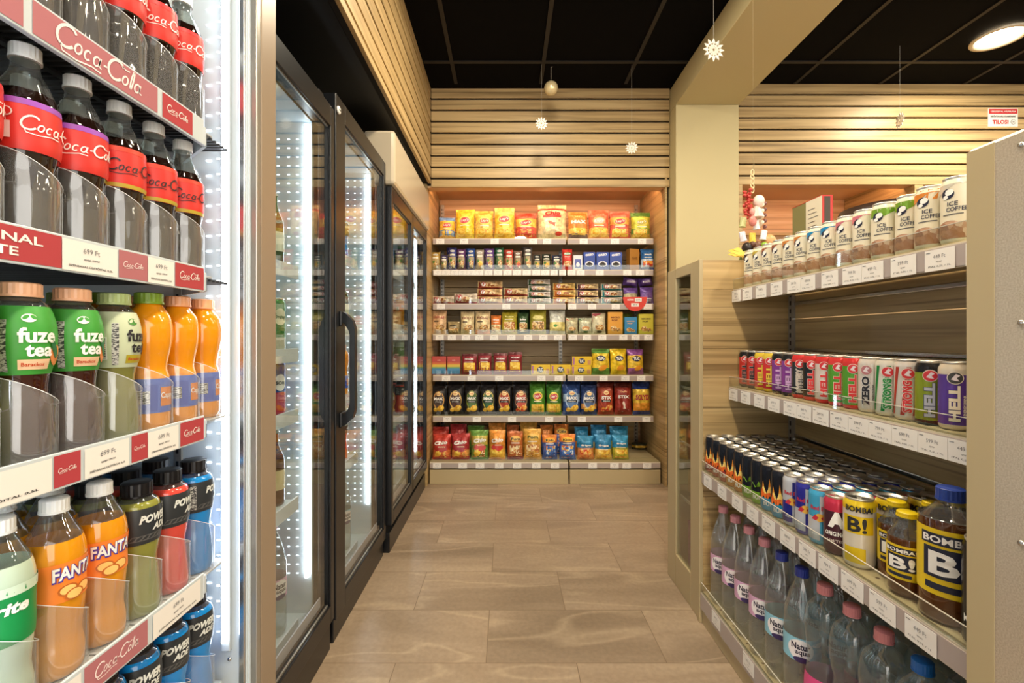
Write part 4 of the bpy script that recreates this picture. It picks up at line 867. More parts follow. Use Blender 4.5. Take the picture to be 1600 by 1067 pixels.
K_CAN = dict(
  vio=hell('#5c3c98', '#d8ccb8', '#e8dcc8', '#d8ccb8', ring='#3c3c3c', tcol2='#2c1c50'), oliv=hell('#8a9a20', '#18181c', '#b8bcc8', '#18181c', tcol2='#2c3060'), rstr=hell('#d8d0c8', '#d8d0c8', '#d83438', None, 'STRONG', '#b83828', tcol2='#f4ece4'),
  gstr=hell('#e0dcd0', '#e0dcd0', '#1c8c40', None, 'STRONG', '#1c8c40', tcol2='#e8f0e4'), zero=hell('#dcd4cc', '#dcd4cc', '#22222c', None, 'ZERO', tcol2='#e8e4e0', ring='#b87880'), grn=hell('#58a030', '#d83838', '#d83838', '#d83838', tcol2='#f0ecd8'),
  wht=hell('#dccfc8', '#d83838', '#d83838', '#d83838', tcol2='#f8f4f0'), blk=hell('#1c1c20', '#d83838', '#d83838', '#d83838', tcol2='#e0d8d0'), drk=hell('#30343a', '#d83838', '#c0b4a8', '#d83838', 'MYSTERY'),
  pur=hell('#8a3c9c', '#1c1c20', '#d0a8d8', '#2c2430', tcol2='#1c1c28'), yel=hell('#d83438', '#e8c840', '#e8c840', '#e8c840', tcol2='#3c1c1c'), red=hell('#d0342c', '#1c1c20', '#1c1c20', '#2c2c30', tcol2='#e0a89c'))
BURN_R, BURN_O, BURN_G, BURN_B = burn('#b04440'), burn('#d08c3c'), burn('#7cb42c', False), burn('#28a0d0')
BULL_S, BULL_D, BULL_Y = bull('#c8ccd4', '#20288c'), bull('#2c2c98', '#c4c8d4'), bull('#48acd8', '#c8ccd4')
def a_can():
    b_ = F('#4a2430'); r_ = F('#c8304c')
    def art(A): A.text('A', .002, .082, .036, WHITE, 2, w=.036, bold=.08); A.text('ORIGINAL', 0, .050, .010, WHITE, 2, w=.044, bold=.03); A.text('LIMITED', 0, .034, .006, C('#d8c8c0'), 2, w=.034)
    return can(CR, CH, lambda t: r_ if t > .78 else b_, art)
ACAN = a_can()
def b_can():
    w_, y_ = F('#e0d8c8'), F('#e8c820')
    def art(A):
        A.text('BOMBA!', 0, .128, .013, INK2, 3, w=.052, bold=.04); A.grid(-.032, .075, .028, .113, y_, 1, 10, 2); A.text('B!', -.004, .094, .032, INK2, 2, w=.036, bold=.03); A.grid(-.03, .012, .012, .045, y_, 1, 8, 2)
    return can(.030, .150, lambda t: y_ if t > .8 else w_, art)
BCAN = b_can()
AMB = M('amber_drink', '#6a3c18', .06, coat=.5, trans=.35); AMBL = M('amber_drink_pale', '#a87840', .06, coat=.5, trans=.5)
YEL = C('#e6c61c'); NAVY = C('#20243c')
def bomba(r, h, lz0, lz1, capr, caph, capm, neck):
    P_ = [(r*.7, 0), (r*.95, .008), (r, .02), (r, lz1+.004), (r*.93, lz1+(neck-lz1)*.35), (r*.6, lz1+(neck-lz1)*.75), (capr*.88, neck), (capr*.86, h-caph)]
    z = lambda t: lz0+(lz1-lz0)*t
    def art(A):
        H = lz1-lz0; k = H/.12
        A.grid(-r*1.05, z(.76), r*.75, z(.93), NAVY, 1, 20, 1); A.text('BOMBA!', -r*.15, z(.845), H*.11, WHITE, 4, w=r*1.6, bold=.03)
        A.grid(-r*.95, z(.26), r*.75, z(.72), NAVY, 1, 20, 4); A.text('B!', -r*.1, z(.49), H*.36, WHITE, 5, w=r*1.3, bold=.03); A.grid(-r*.9, z(.08), r*.4, z(.18), NAVY, 1, 8, 1); A.grid(r*1.2, z(.2), r*1.9, z(.8), FINE, 1, 5, 2)
    return bottle(P_, h, lz1+(neck-lz1)*.3, AMB, PET, (capr, caph, capm), (lz0, lz1, YEL, art), n=32)
BOM_S = bomba(.0308, .160, .035, .100, .0165, .010, C('#e0c41c', .3), .142); BOM_L = bomba(.045, .232, .050, .165, .0205, .022, C('#1c3c94', .35), .205)
MONS = can(.033, .172, flat('#101214'), lambda A: ([A.poly([(x, .15), (x+.007, .15), (x+.005, .08), (x+.003, .06+.01*(k % 2)), (x+.001, .08)], C('#4cc02c'), 1) for k, x in enumerate((-.016, -.004, .008))], A.text('MONSTER', 0, .045, .013, WHITE, 2, w=.05, bold=.03)))

# ------------------------------------------------------------------ snack rack on the right of the aisle
XB = 1.075; YF = 1.78; YN = .722
rk = thing('gondola_shelf', 'wood backed shop rack of cans and bottled water at right of aisle', 'shelf rack', (0, 0, 0))
m = MB()
for i in range(12): m.box((XB, YN+.002, .03+.112*i), (XB+.02, YF-.002, .03+.112*i+.109), WOOD, .0015)
link('back_panel', m.mesh('back_panel'), rk)
m = MB()
for i in range(12): m.box((.742, YF, .03+.112*i), (XB+.05, YF+.018, .03+.112*i+.111), WOOD, .001)
m.box((.728, YF-.001, .0), (.742, YF+.02, 1.376), BEIGE, .002); link('end_panel', m.mesh('end_panel'), rk)
for z in (.715, 1.035, 1.205):
    m = MB(); m.box((XB-.008, YN+.01, z-.007), (XB, YF-.03, z+.007), STEEL, .003); link('steel_rail', m.mesh('steel_rail'), rk)
m = MB()
upb = MB(); upb.box((XB-.012, YF-.028, .1), (XB, YF-.004, 1.37), SILV)
z = .12
while z < 1.35: upb.box((XB-.0128, YF-.020, z), (XB-.0115, YF-.012, z+.016), BLACK); z += .03
link('upright', upb.mesh('upright'), rk)
HOLE = M('punched_hole', '#5c4830', .8)
def rshelf(xf, z, tags, base=False, guard=.035, holes=True):
    m = MB(); m.box((xf+.008, YN+.004, z-.026), (XB-.013, YF-.003, z), BEIGE, .002)
    if base: m.box((xf+.008, YN+.004, .0), (xf+.03, YF-.003, z-.068), BEIGE, .003)
    if holes:
        for q in range(int((YF-YN)/.045)):
            for xx in ((.035, .10, .165, .23, .29) if not base else (.022, .10, .2)):
                cx, cy = xf+xx, YN+.03+.045*q
                if cx > XB-.03: continue
                m.add([(cx+.0045*cos(k*pi/4), cy+.0045*sin(k*pi/4), z+.0003) for k in range(8)], [tuple(range(8))], HOLE)
    sh = link('base_shelf' if base else 'shelf', m.mesh('shelf'), rk)
    s = MB(); s.box((xf+.002, YN+.006, z-.066 if base else z-.05), (xf+.008, YF-.003, z-.002), STRIPW, .001); s.box((xf, YN+.008, z-.062 if base else z-.047), (xf+.002, YF-.005, z-.006), STRIP); link('price_strip', s.mesh('price_strip'), sh)
    g = MB(); g.box((xf+.001, YN+.008, z), (xf+.003, YF-.006, z+guard), GLASS); g.box((xf+.0008, YN+.008, z+guard), (xf+.0032, YF-.006, z+guard+.0012), M('acrylic_edge', '#d8d4c8', .3)); link('front_guard', g.mesh('front_guard'), sh)
    for i, y in enumerate(tags):
        o = link('price_tag', tagmesh(PR[(i*2+int(z*10)) % 7], -1, .064, .042), sh); o.location = (xf-.0008, y, z-.029)
rshelf(.852, 1.262, [1.745, 1.665, 1.575, 1.485, 1.395, 1.33, 1.24, 1.16, 1.095, 1.01, .925, .84])
rshelf(.838, .897, [1.74, 1.65, 1.56, 1.475, 1.39, 1.325, 1.255, 1.185, 1.12, 1.055, .99, .925, .86, .795])
rshelf(.735, .580, [1.72, 1.605, 1.50, 1.405, 1.32, 1.23, 1.15, 1.075, 1.0, .92, .835])
rshelf(.730, .122, [1.64, 1.42, 1.2], True)
zc = 1.2625
kinds = [('#dcd4c4', None, 0, 'white topped'), ('#e08c3c', None, 1, 'orange striped'), ('#7ca834', 1, 0, 'green topped'), ('#7ca834', 1, 0, 'green topped'), ('#d87c8c', None, 0, 'pink topped'), ('#d87c8c', None, 0, 'pink topped'), ('#2c94d0', None, 0, 'blue topped'), ('#2c94d0', None, 0, 'blue topped'),
         ('#d88c48', None, 0, 'orange topped'), ('#d88c48', None, 0, 'orange topped'), ('#a8644c', None, 0, 'brown topped'), ('#a8644c', None, 0, 'brown topped'), ('#c8b44c', None, 0, 'gold topped'), ('#4c3c34', None, 0, 'dark topped')]
_ic = {}
for i, (c_, so, st, nm) in enumerate(kinds):
    key = (c_, so, st)
    if key not in _ic: _ic[key] = icecof(c_, so, st)
    y = .935+.0605*i
    x = .897 if i != 2 else .905
    inst('coffee_can', _ic[key], '%s iced coffee can, %s from near end, front row, top rack shelf' % (nm, ORD[i]), 'drink can', (x, y, zc), (0, 0, R(-48+(i*7 % 11)-5)))
    if i not in (2,): inst('coffee_can', _ic[key], '%s iced coffee can behind the %s front can, top rack shelf' % (nm, ORD[i]), 'drink can', (.957, y+.005, zc), (0, 0, R(-50)))
seq = ['vio', 'oliv', 'rstr', 'gstr', 'zero', 'grn', 'grn', 'wht', 'blk', 'drk', 'pur', 'pur', 'yel', 'yel', 'red', 'red']
DS = dict(vio='purple and white', oliv='olive green and black', rstr='red striped white', gstr='green striped white', zero='all white', grn='green and red', wht='white and red', blk='black and red', drk='dark grey and red', pur='purple and black', yel='red and yellow', red='red and black')
for i, k in enumerate(seq):
    y = .936+.0542*i
    inst('energy_drink_can', K_CAN[k], '%s can, %s from near end, front row, second rack shelf' % (DS[k], ORD[i]), 'drink can', (.893, y, .8975), (0, 0, R(-45 if k != 'zero' else -60)))
    if i % 3 != 1: inst('energy_drink_can', K_CAN[k], '%s can behind the %s front can of second rack shelf' % (DS[k], ORD[i]), 'drink can', (.950, y+.003, .8975), (0, 0, R(-60)))
    if i > 6: inst('energy_drink_can', K_CAN[k], '%s can, third row, behind the %s, second rack shelf' % (DS[k], ORD[i]), 'drink can', (1.006, y+.003, .8975), (0, 0, R(-60)))
row = [BURN_R]*3+[BURN_O]*2+[BURN_G]*2+[BURN_B]*2
rn = ['black and red flame']*3+['black and amber flame']*2+['black and green']*2+['black and sky blue flame']*2
for i in range(9):
    for k in range(5):
        pos = 'front row' if k == 0 else '%s row back' % ORD[k]
        inst('energy_drink_can', row[i], '%s can, %s from far end, %s, third rack shelf' % (rn[i], ORD[i], pos), 'drink can', (.767+.0555*k, 1.749-.0545*i, .5805), (0, 0, R(-42+(i*5+k*3) % 9)))
for i, (kk, nm) in enumerate(((BULL_S, 'silver and blue'), (BULL_D, 'deep blue and silver'), (BULL_Y, 'sky blue and silver'))):
    for k in range(5):
        pos = 'front row' if k == 0 else '%s row back' % ORD[k]
        inst('energy_drink_can', kk, '%s slim can with red lettering, %s, third rack shelf' % (nm, pos), 'drink can', (.768+.0555*k, 1.2580-.0545*i, .5805), (0, 0, R(-40)))
for k in range(5):
    inst('energy_drink_can', ACAN, 'dark red can, big white letter, %s, third rack shelf' % ('front row' if k == 0 else '%s row back' % ORD[k]), 'drink can', (.768+.056*k, 1.0945, .5805), (0, 0, R(-40)))
for k in range(4):
    inst('energy_drink_can', BCAN, 'tall white and yellow energy can, %s, third rack shelf' % ('front row' if k == 0 else '%s row back' % ORD[k]), 'drink can', (.776+.071*k, 1.0355, .5805), (0, 0, R(-38)))
inst('drink_bottle', BOM_S, 'small amber bottle with yellow cap right beside the white can, third rack shelf', 'drink bottle', (.812, .9805, .5805), (0, 0, R(-42)))
inst('drink_bottle', BOM_S, 'small amber bottle with yellow cap next to the large bottle, third rack shelf', 'drink bottle', (.781, .9185, .5805), (0, 0, R(-50)))
inst('drink_bottle', BOM_S, 'small amber bottle with yellow cap in second row, third rack shelf', 'drink bottle', (.880, .973, .5805), (0, 0, R(-40)))
inst('drink_bottle', BOM_L, 'large amber bottle with navy cap and yellow label, third rack shelf', 'drink bottle', (.791, .8385, .5805), (0, 0, R(-38)))
for k in range(2): inst('energy_drink_can', BCAN, 'white and yellow can %s behind the large amber bottle' % ('directly', 'two places')[k], 'drink can', (.93+.065*k, .87, .5805), (0, 0, R(-38)))
inst('energy_drink_can', MONS, 'tall black can with green claw marks at near end of third rack shelf', 'drink can', (.777, .7575, .5805), (0, 0, R(-62)))
wl = [(NAP, 'clear water bottle with pink cap and pink label')]*4+[(NAB, 'clear water bottle with navy cap and blue label')]*2+[(HGP, 'bluish waisted water bottle with pink cap')]*3+[(HGB, 'bluish waisted water bottle with blue cap')]*2
for i, (kk, nm) in enumerate(wl):
    y = 1.704-.0908*i
    if y > YN+.05:
        inst('water_bottle', kk, '%s, front row, %s from far end' % (nm.replace(' water', ''), ORD[i]), 'water bottle', (.784, y, .1225), (0, 0, R(-40+(i*7 % 9)-4)))
        inst('water_bottle', kk, '%s, second row, %s from far end' % (nm.replace(' water', ''), ORD[i]), 'water bottle', (.882, y, .1225), (0, 0, R(-40)))
# showcase at the far end of the rack
cb = thing('showcase_cabinet', 'narrow beige cabinet with tall glass side at far end of rack', 'cabinet', (0, 0, 0))
X0, Y0, Y1_ = .735, 1.80, 2.15
m = MB(); m.box((X0+.02, Y0+.002, .03), (1.125, Y0+.02, 1.376), BEIGE, .002); m.box((X0+.02, Y1_-.02, .03), (1.125, Y1_, 1.376), BEIGE, .002); m.box((X0+.3, Y0+.02, .03), (1.125, Y1_-.02, 1.36), M('cabinet_inside', '#8a7a5c', .5))
m.box((X0+.02, Y0+.02, 1.355), (1.125, Y1_-.02, 1.376), BEIGE, .002); m.box((X0+.02, Y0+.02, .03), (1.125, Y1_-.02, .06), BEIGE); m.box((X0+.05, Y0+.03, 0), (1.1, Y1_-.03, .03), DARKGAP); link('body', m.mesh('body'), cb)
m = MB(); m.box((X0, Y0+.002, .0), (X0+.02, Y0+.085, 1.378), BEIGE, .003); m.box((X0, Y1_-.1, .0), (X0+.02, Y1_, 1.378), BEIGE, .003); m.box((X0, Y0+.085, 1.335), (X0+.02, Y1_-.1, 1.378), BEIGE, .002); m.box((X0, Y0+.085, 0), (X0+.02, Y1_-.1, .135), BEIGE, .002)
dr = link('door', m.mesh('door'), cb)
m = MB(); m.box((X0+.008, Y0+.085, .135), (X0+.012, Y1_-.1, 1.335), GLASS); link('pane', m.mesh('pane'), dr)
for z in (.38, .62, .86, 1.1): m = MB(); m.box((X0+.03, Y0+.022, z), (X0+.29, Y1_-.022, z+.008), GLASS); m.box((X0+.03, Y0+.022, z-.001), (X0+.034, Y1_-.022, z+.009), CREAM); link('glass_shelf', m.mesh('glass_shelf'), cb)
for i, (z, c_, hh) in enumerate(((.07, '#c87c98', .2), (.395, '#d8b078', .1), (.635, '#c89858', .12), (.875, '#e0c890', .09), (1.115, '#b88850', .12))):
    thing('carton', '%s carton on the %s level inside the narrow cabinet' % (['pink', 'tan', 'golden', 'cream', 'brown'][i], ['lowest', 'second', 'third', 'fourth', 'top'][i]), 'carton', (X0+.13, 1.97, z), mesh=boxpack(.12, hh, .12, c_, (lambda A: A.grid(-.04, .02, .04, .06, C('#f0e4cc'), 1, 1, 1)), c_).mesh('carton'))
# near steel cabinet
nc = thing('steel_cabinet', 'large beige hammered steel cabinet at right edge of the picture', 'cabinet', (0, 0, 0))
m = MB(); m.box((.700, -.7, .02), (1.3, .717, 1.365), BEIGE_SP, .006); link('body', m.mesh('body'), nc)
m = MB(); m.box((.6992, .675, .02), (.7002, .716, 1.36), BEIGE, .0004); link('edge_strip', m.mesh('edge_strip'), nc)
for z in (1.372-.03, 1.10, .8):
    m = MB(); m.lathe([(.004, 0), (.0035, .002), (1e-4, .0025)], STEEL, 16, False); o = link('screw', m.mesh('screw'), nc); o.location = (.700, .640, z); o.rotation_euler = (0, R(-90), 0)
# dark gap strip right of the back rack
m = MB(); m.box((1.135, 3.46, .0), (1.143, 3.60, 1.3), STEEL); 

# things standing behind the rack
ct = thing('display_counter', 'wood display counter behind the right hand rack, mostly hidden', 'counter', (0, 0, 0))
m = MB(); m.box((1.14, 1.86, .05), (2.6, 2.35, 1.34), WOOD, .003); link('body', m.mesh('body'), ct)
m = MB(); m.box((1.135, 1.85, 1.34), (2.61, 2.36, 1.375), BEIGE, .003); link('worktop', m.mesh('worktop'), ct)
m = MB(); m.box((0, 0, 0), (.044, .195, .28), C('#7a7a50'), .001); m.box((-.0008, .0, .0), (0, .10, .279), C('#d8d4c4')); m.box((.002, -.0008, 0), (.044, 0, .28), C('#b83028')); m.box((.010, -.0016, .004), (.034, -.0008, .276), C('#3c3428'))
m.box((-.001, .0, .279), (.045, .196, .2815), C('#b83c30'))
A = Art(m, lambda u, v, l: (-.001-l, .05-u, v), .0004)
for k in range(12): A.grid(-.035, .04+.018*k, .03-.01*(k % 3), .043+.018*k, INK, 1, 1, 1)
thing('book', 'tall book with red edges and dark spine standing behind the coffee cans', 'book', (1.275, 1.905, 1.3755), mesh=m.mesh('book'))
m = MB(); m.lathe([(.21, 0), (.215, .02), (.215, .25), (.2, .285), (.12, .30), (1e-4, .305)], M('dark_brown_lacquer', '#33221c', .4), 40)
thing('round_box', 'dark brown round box behind the green topped coffee cans', 'box', (1.74, 2.12, 1.3755), mesh=m.mesh('round_box'))
m = MB(); m.box((0, 0, 0), (.11, .1, .11), C('#4c3830'), .002); m.box((-.001, -.001, .08), (.111, .05, .112), C('#2c2420'))
thing('gift_box', 'small dark box with tan top behind the ornament cluster', 'box', (1.06, 1.862, 1.377), mesh=m.mesh('gift_box')) if False else thing('gift_box', 'small dark gift box between the ornament cluster and the book', 'box', (1.145, 2.02, 1.3755), mesh=m.mesh('gift_box'))
m = MB(); m.lathe([(.012, 0), (.014, .01), (.014, .06), (.006, .08), (.006, .1), (.008, .1), (.008, .11), (1e-4, .11)], BLACK, 16); thing('small_bottle', 'tiny black bottle standing left of the tall book', 'bottle', (1.165, 1.93, 1.3755), mesh=m.mesh('small_bottle'))
GOLD = M('gold_foil', '#d8b04c', .25, .8)
m = MB()
for k in range(7): a = k*.9; sphere(m, (.018*cos(a), .012*sin(a), .03+.012*(k % 3)), .014, GOLD if k % 2 else C('#e8c8a0'))
thing('gold_bow', 'crumpled gold bow just left of the tall book', 'bow', (1.222, 1.92, 1.363), mesh=m.mesh('gold_bow'))
# hanging ornament cluster
oc = thing('ornament_cluster', 'hanging christmas ornament cluster of bells, beads and fruit beside the column', 'christmas ornament', (.955, 1.83, 1.378))
m = MB(); m.tube([(0, 0, .345), (.004, 0, .40), (.0, 0, 1.49)], .0003, C('#8a7a58'), 5); m.tube([(0, 0, .345), (.006, 0, .375), (.004, 0, .40)], .0008, C('#8a7a58'), 5); link('thread', m.mesh('thread'), oc)
m = MB()
for k in range(5):
    z = .275+.017*k; pts = [(.006*cos(q*pi/4), .005*(k % 2)*sin(q*pi/4), z+.012*sin(q*pi/4)) for q in range(9)]; m.tube(pts, .0022, C('#dcc498'), 6)
link('chain', m.mesh('chain'), oc)
rnd = random.Random(9); m = MB()
for k in range(34): sphere(m, (-.020+rnd.uniform(-.013, .012), rnd.uniform(-.012, .012), .165+.11*k/34), rnd.uniform(.005, .008), C('#b8342c'), 8)
link('red_berries', m.mesh('red_berries'), oc)
m = MB(); sphere(m, (.018, -.012, .228), .021, C('#f0dcd0'), 14, 1.15); m.lathe([(.026, .165), (.018, .19), (.008, .21)], C('#e4c4b8'), 14, True, .012, -.01); sphere(m, (-.008, -.018, .15), .014, C('#d8837a'), 12, 1.5); sphere(m, (-.010, -.018, .185), .010, C('#d8938a'), 12, 1.5)
for k in range(14): sphere(m, (.034+.010*cos(k*2.1), -.008+.01*sin(k*2.1), .13+.0075*k), .008, C('#f0e4c8' if k % 3 else '#7a4c44'), 8)
link('figure', m.mesh('figure'), oc)
for k, (x, z, c_, rr) in enumerate(((-.040, .075, '#d4ccd4', -12), (.034, .08, '#dcd8dc', 10), (-.006, .07, '#c8b030', 0), (-.045, .13, '#a8a870', 8), (.01, .12, '#e4dcd8', -6))):
    m = MB(); m.box((-.012, -.004, 0), (.012, .004, .036), C(c_), .003); m.lathe([(.013, -.002), (.010, .012), (.004, .03)], C(c_), 12); o = link('bell', m.mesh('bell'), oc); o.location = (x, -.012, z); o.rotation_euler = (0, R(rr), 0)
m = MB()
for k, (x, y, z, r_, c_) in enumerate(((.062, 0, .075, .028, '#d09a64'), (.075, .0, .045, .022, '#c88c50'), (.01, -.01, .055, .02, '#6a4430'), (-.025, -.01, .05, .020, '#2c2420'), (.045, -.02, .035, .016, '#c89048'), (-.03, -.015, .022, .016, '#8a9a3c'), (.035, -.02, .055, .014, '#84b038'), (.005, -.03, .03, .016, '#8a5c3c'), (-.01, -.02, .06, .012, '#5c3828'), (.10, .01, .03, .018, '#d8a878'), (.118, .01, .028, .014, '#e0b488'))): sphere(m, (x, y, z), r_, C(c_), 12)
for k in range(9): m.lathe([(.006, 0), (.0015, .03)], C('#c8b050' if k % 2 else '#7c8c3c'), 6, False, -.055+.012*k, -.02)
link('fruit_and_cones', m.mesh('fruit_and_cones'), oc)
m = MB()
for k in range(9):
    a = R(140+11*k); L = .045+.012*(k % 3)
    x, z = L*cos(a)-.035, .012*sin(a*2)+.026; m.add([(-.03, -.03, .010), (x+.01, -.034, z+.008), (x-.012, -.036, z), (x+.01, -.034, z-.006)], [(0, 1, 2, 3)], GOLD); m.add([(-.03, -.031, .008), (x+.01, -.035, z+.006), (x-.012, -.037, z-.002), (x+.01, -.035, z-.008)], [(0, 3, 2, 1)], GOLD)
link('gold_leaf', m.mesh('gold_leaf'), oc)

# hanging paper stars and bauble
def snow(r, holes=True):
    m = MB(); pts = []
    for k in range(24):
        a = 2*pi*k/24; q = r if k % 2 == 0 else r*.62; pts.append((q*sin(a), q*cos(a)))
    n = len(pts)
    for sg, y in ((1, -.002), (-1, .002)):
        ring = [(x*.58/1, y, z*.58) for x, z in [(r*sin(2*pi*k/24), r*cos(2*pi*k/24)) for k in range(24)]]
        m.add([(x, y, z) for x, z in pts]+ring, [(k, (k+1) % n, n+(k+1) % n, n+k) for k in range(n)], C('#f4ece0'))
        for k in range(12):
            a = 2*pi*k/12; d = Vector((sin(a), 0, cos(a))); t = Vector((cos(a), 0, -sin(a)))*r*.045
            p0, p1 = d*r*.12, d*r*.6; m.add([tuple(p0-t+Vector((0, y, 0))), tuple(p0+t+Vector((0, y, 0))), tuple(p1+t+Vector((0, y, 0))), tuple(p1-t+Vector((0, y, 0)))], [(0, 1, 2, 3)], C('#f4ece0'))
        for q in (.15, .36):
            m.add([(r*(q+dq)*sin(2*pi*k/24), y, r*(q+dq)*cos(2*pi*k/24)) for dq in (0, .07) for k in range(24)], [(k, (k+1) % 24, 24+(k+1) % 24, 24+k) for k in range(24)], C('#f4ece0'))
    m.add([(x, y, z) for y in (-.002, .002) for x, z in pts], [(k, (k+1) % n, n+(k+1) % n, n+k) for k in range(n)], C('#f4ece0'))
    return m
for (px, py, y, r_, rz, lab) in ((1115, 78, 2.0, .049, 8, 'largest white paper snowflake hanging in front of the beam'), (846, 193, 3.1, .043, 5, 'white paper snowflake hanging below the silver bauble, at left'),
                                 (987, 231, 3.1, .042, -12, 'lowest white paper snowflake hanging near the column'), (1406, 188, 2.9, .046, 80, 'white paper snowflake turned edge on before right hand slats')):
    x, z = (px-792)*y/FPX, CZ+(527-py)*y/FPX
    t = thing('paper_snowflake', lab, 'paper snowflake', (x, y, z), (0, 0, R(rz)))
    link('star', snow(r_).mesh('star'), t)
    h = MB(); h.tube([(0, 0, r_), (0, 0, 2.878-z)], .0005, C('#c8c4bc'), 5); link('thread', h.mesh('thread'), t)
y = 3.13; x, z = (861-792)*y/FPX, CZ+(527-138)*y/FPX
t = thing('bauble', 'silver glass bauble hanging from a hook in front of the slats', 'christmas bauble', (x, y, z))
m = MB(); sphere(m, (0, 0, 0), .047, M('silvered_glass', '#e4d2a4', .25, .35), 28); link('ball', m.mesh('ball'), t)
m = MB(); m.lathe([(.008, .045), (.008, .055), (1e-4, .056)], STEEL, 12); link('bauble_cap', m.mesh('bauble_cap'), t)
m = MB(); m.tube([(0, 0, .055), (0, 0, .14), (.012, 0, .148), (.012, 0, 2.878-z)], .0012, C('#b8b0a0'), 6); link('hook', m.mesh('hook'), t)

# ------------------------------------------------------------------ drinks cooler nearest the camera (left)
def led_tube(mb, x, y, z0, z1, r=.006, fy=-1):
    mb.box((x-r, y-r, z0), (x+r, y+r, z1), LED, .002)
def diodes_refl(mb, x, y, z0, z1, step=.030, w_=.008):  # column of glowing dashes, for a diode row and its wall reflections
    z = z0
    while z < z1: mb.box((x-w_/2, y-.0015, z), (x+w_/2, y, z+.0022), DIOD_REFL); z += step
ck = thing('drinks_cooler', 'open lit cooler full of soft drinks at the left edge', 'cooler', (0, 0, 0))
CX = -.535; CY1 = .955; CY0 = -.75
m = MB(); m.box((-1.3, CY1+.002, 0), (-.5, 1.02, 2.18), M('taupe_lacquer', '#94826e', .35), .003); link('side_panel', m.mesh('side_panel'), ck)
m = MB(); m.box((-1.3, CY0, .0), (-1.27, CY1, 2.18), WHITEI); m.box((-1.27, CY1-.018, .1), (-.512, CY1, 2.18), WHITEI, .002); m.box((-1.27, CY0, 2.0), (-.52, CY1-.018, 2.03), WHITEI)
m.box((-1.27, CY0, .10), (-.54, CY1-.018, .14), WHITEI); m.box((-1.27, CY0-.03, 0), (-.5, CY0, 2.18), WHITEI); link('liner', m.mesh('liner'), ck)
m = MB(); m.box((-.54, CY0, .0), (-.5, CY1, .16), SILV, .003); link('kick_panel', m.mesh('kick_panel'), ck)
m = MB(); m.box((-.512, CY1-.014, .1), (-.500, CY1, 2.18), SILV, .002); m.box((-.530, CY1-.026, .1), (-.518, CY1-.018, 2.15), STEEL, .002); m.box((-.522, CY1-.022, .1), (-.516, CY1-.018, 2.15), WHITEI, .001); link('front_trim', m.mesh('front_trim'), ck)
m = MB(); m.box((-.548, .335, .14), (-.505, .375, 2.0), WHITEI, .003); link('door_post', m.mesh('door_post'), ck)  # unseen post added to carry an extra tube for the bottles
for y, s_ in ((CY1-.026, 1), (CY0+.01, 1), (.3825, -1)):
    m = MB()
    if s_ > 0: m.box((-.564, y-.002, .46), (-.546, y+.008, 2.0), WHITEI, .002); led_tube(m, -.555, y-.006, .48, 1.98, .0042); diodes_refl(m, -.593, y+.0075, .5, 1.97, w_=.010); diodes_refl(m, -.568, y-.0025, .5, 1.97, w_=.006)  # dashes beside the tube are its diode row, the outer column their reflection
    else: led_tube(m, -.533, y+.003, .48, 1.98, .010)  # unseen tube added to light the bottles from the front
    link('led_tube', m.mesh('led_tube'), ck)
m = MB(); m.box((-.66, CY1-.024, .14), (-.645, CY1-.018, 1.98), SILV)
for k in range(60): m.box((-.655, CY1-.0246, .16+.03*k), (-.650, CY1-.0235, .175+.03*k), BLACK)
link('upright', m.mesh('upright'), ck)
m = MB(); m.lathe([(.004, 0), (.0035, .002), (1e-4, .0025)], STEEL, 16, False); o = link('screw', m.mesh('screw'), ck); o.location = (-.552, CY1-.0185, .44); o.rotation_euler = (R(90), 0, 0)
DARKW = M('dark_wire', '#4a4c50', .4, .3); REDP = C('#d8606a', .3); LRED = C('#e0a0a4', .3)
def pusher_mesh():
    m = MB(); r = .0331; n = 18; H = lambda a: .086-.020*sin(a+.15)
    vs = []; rim = []
    for k in range(n+1):
        a = R(180)*k/n; x, y = r*sin(a+R(0)), -r*cos(a)       # opening to -x side after turn
        X, Y = r*cos(a-R(90)), r*sin(a-R(90)); vs += [(X, Y, .0), (X, Y, H(a-R(90)))]; rim.append((X, Y, H(a-R(90))))
    m.add(vs, [(2*k, 2*k+2, 2*k+3, 2*k+1) for k in range(n)], ACRYL, True)
    m.tube(rim, .00045, M('acrylic_rim', '#e4e8ea', .2), 5)
    m.box((-.032, -.032, -.004), (.033, .032, .0), M('clear_tray', '#d4d8da', .15, trans=.3), .001)
    return m.mesh('front_stop')
PUSH = pusher_mesh()
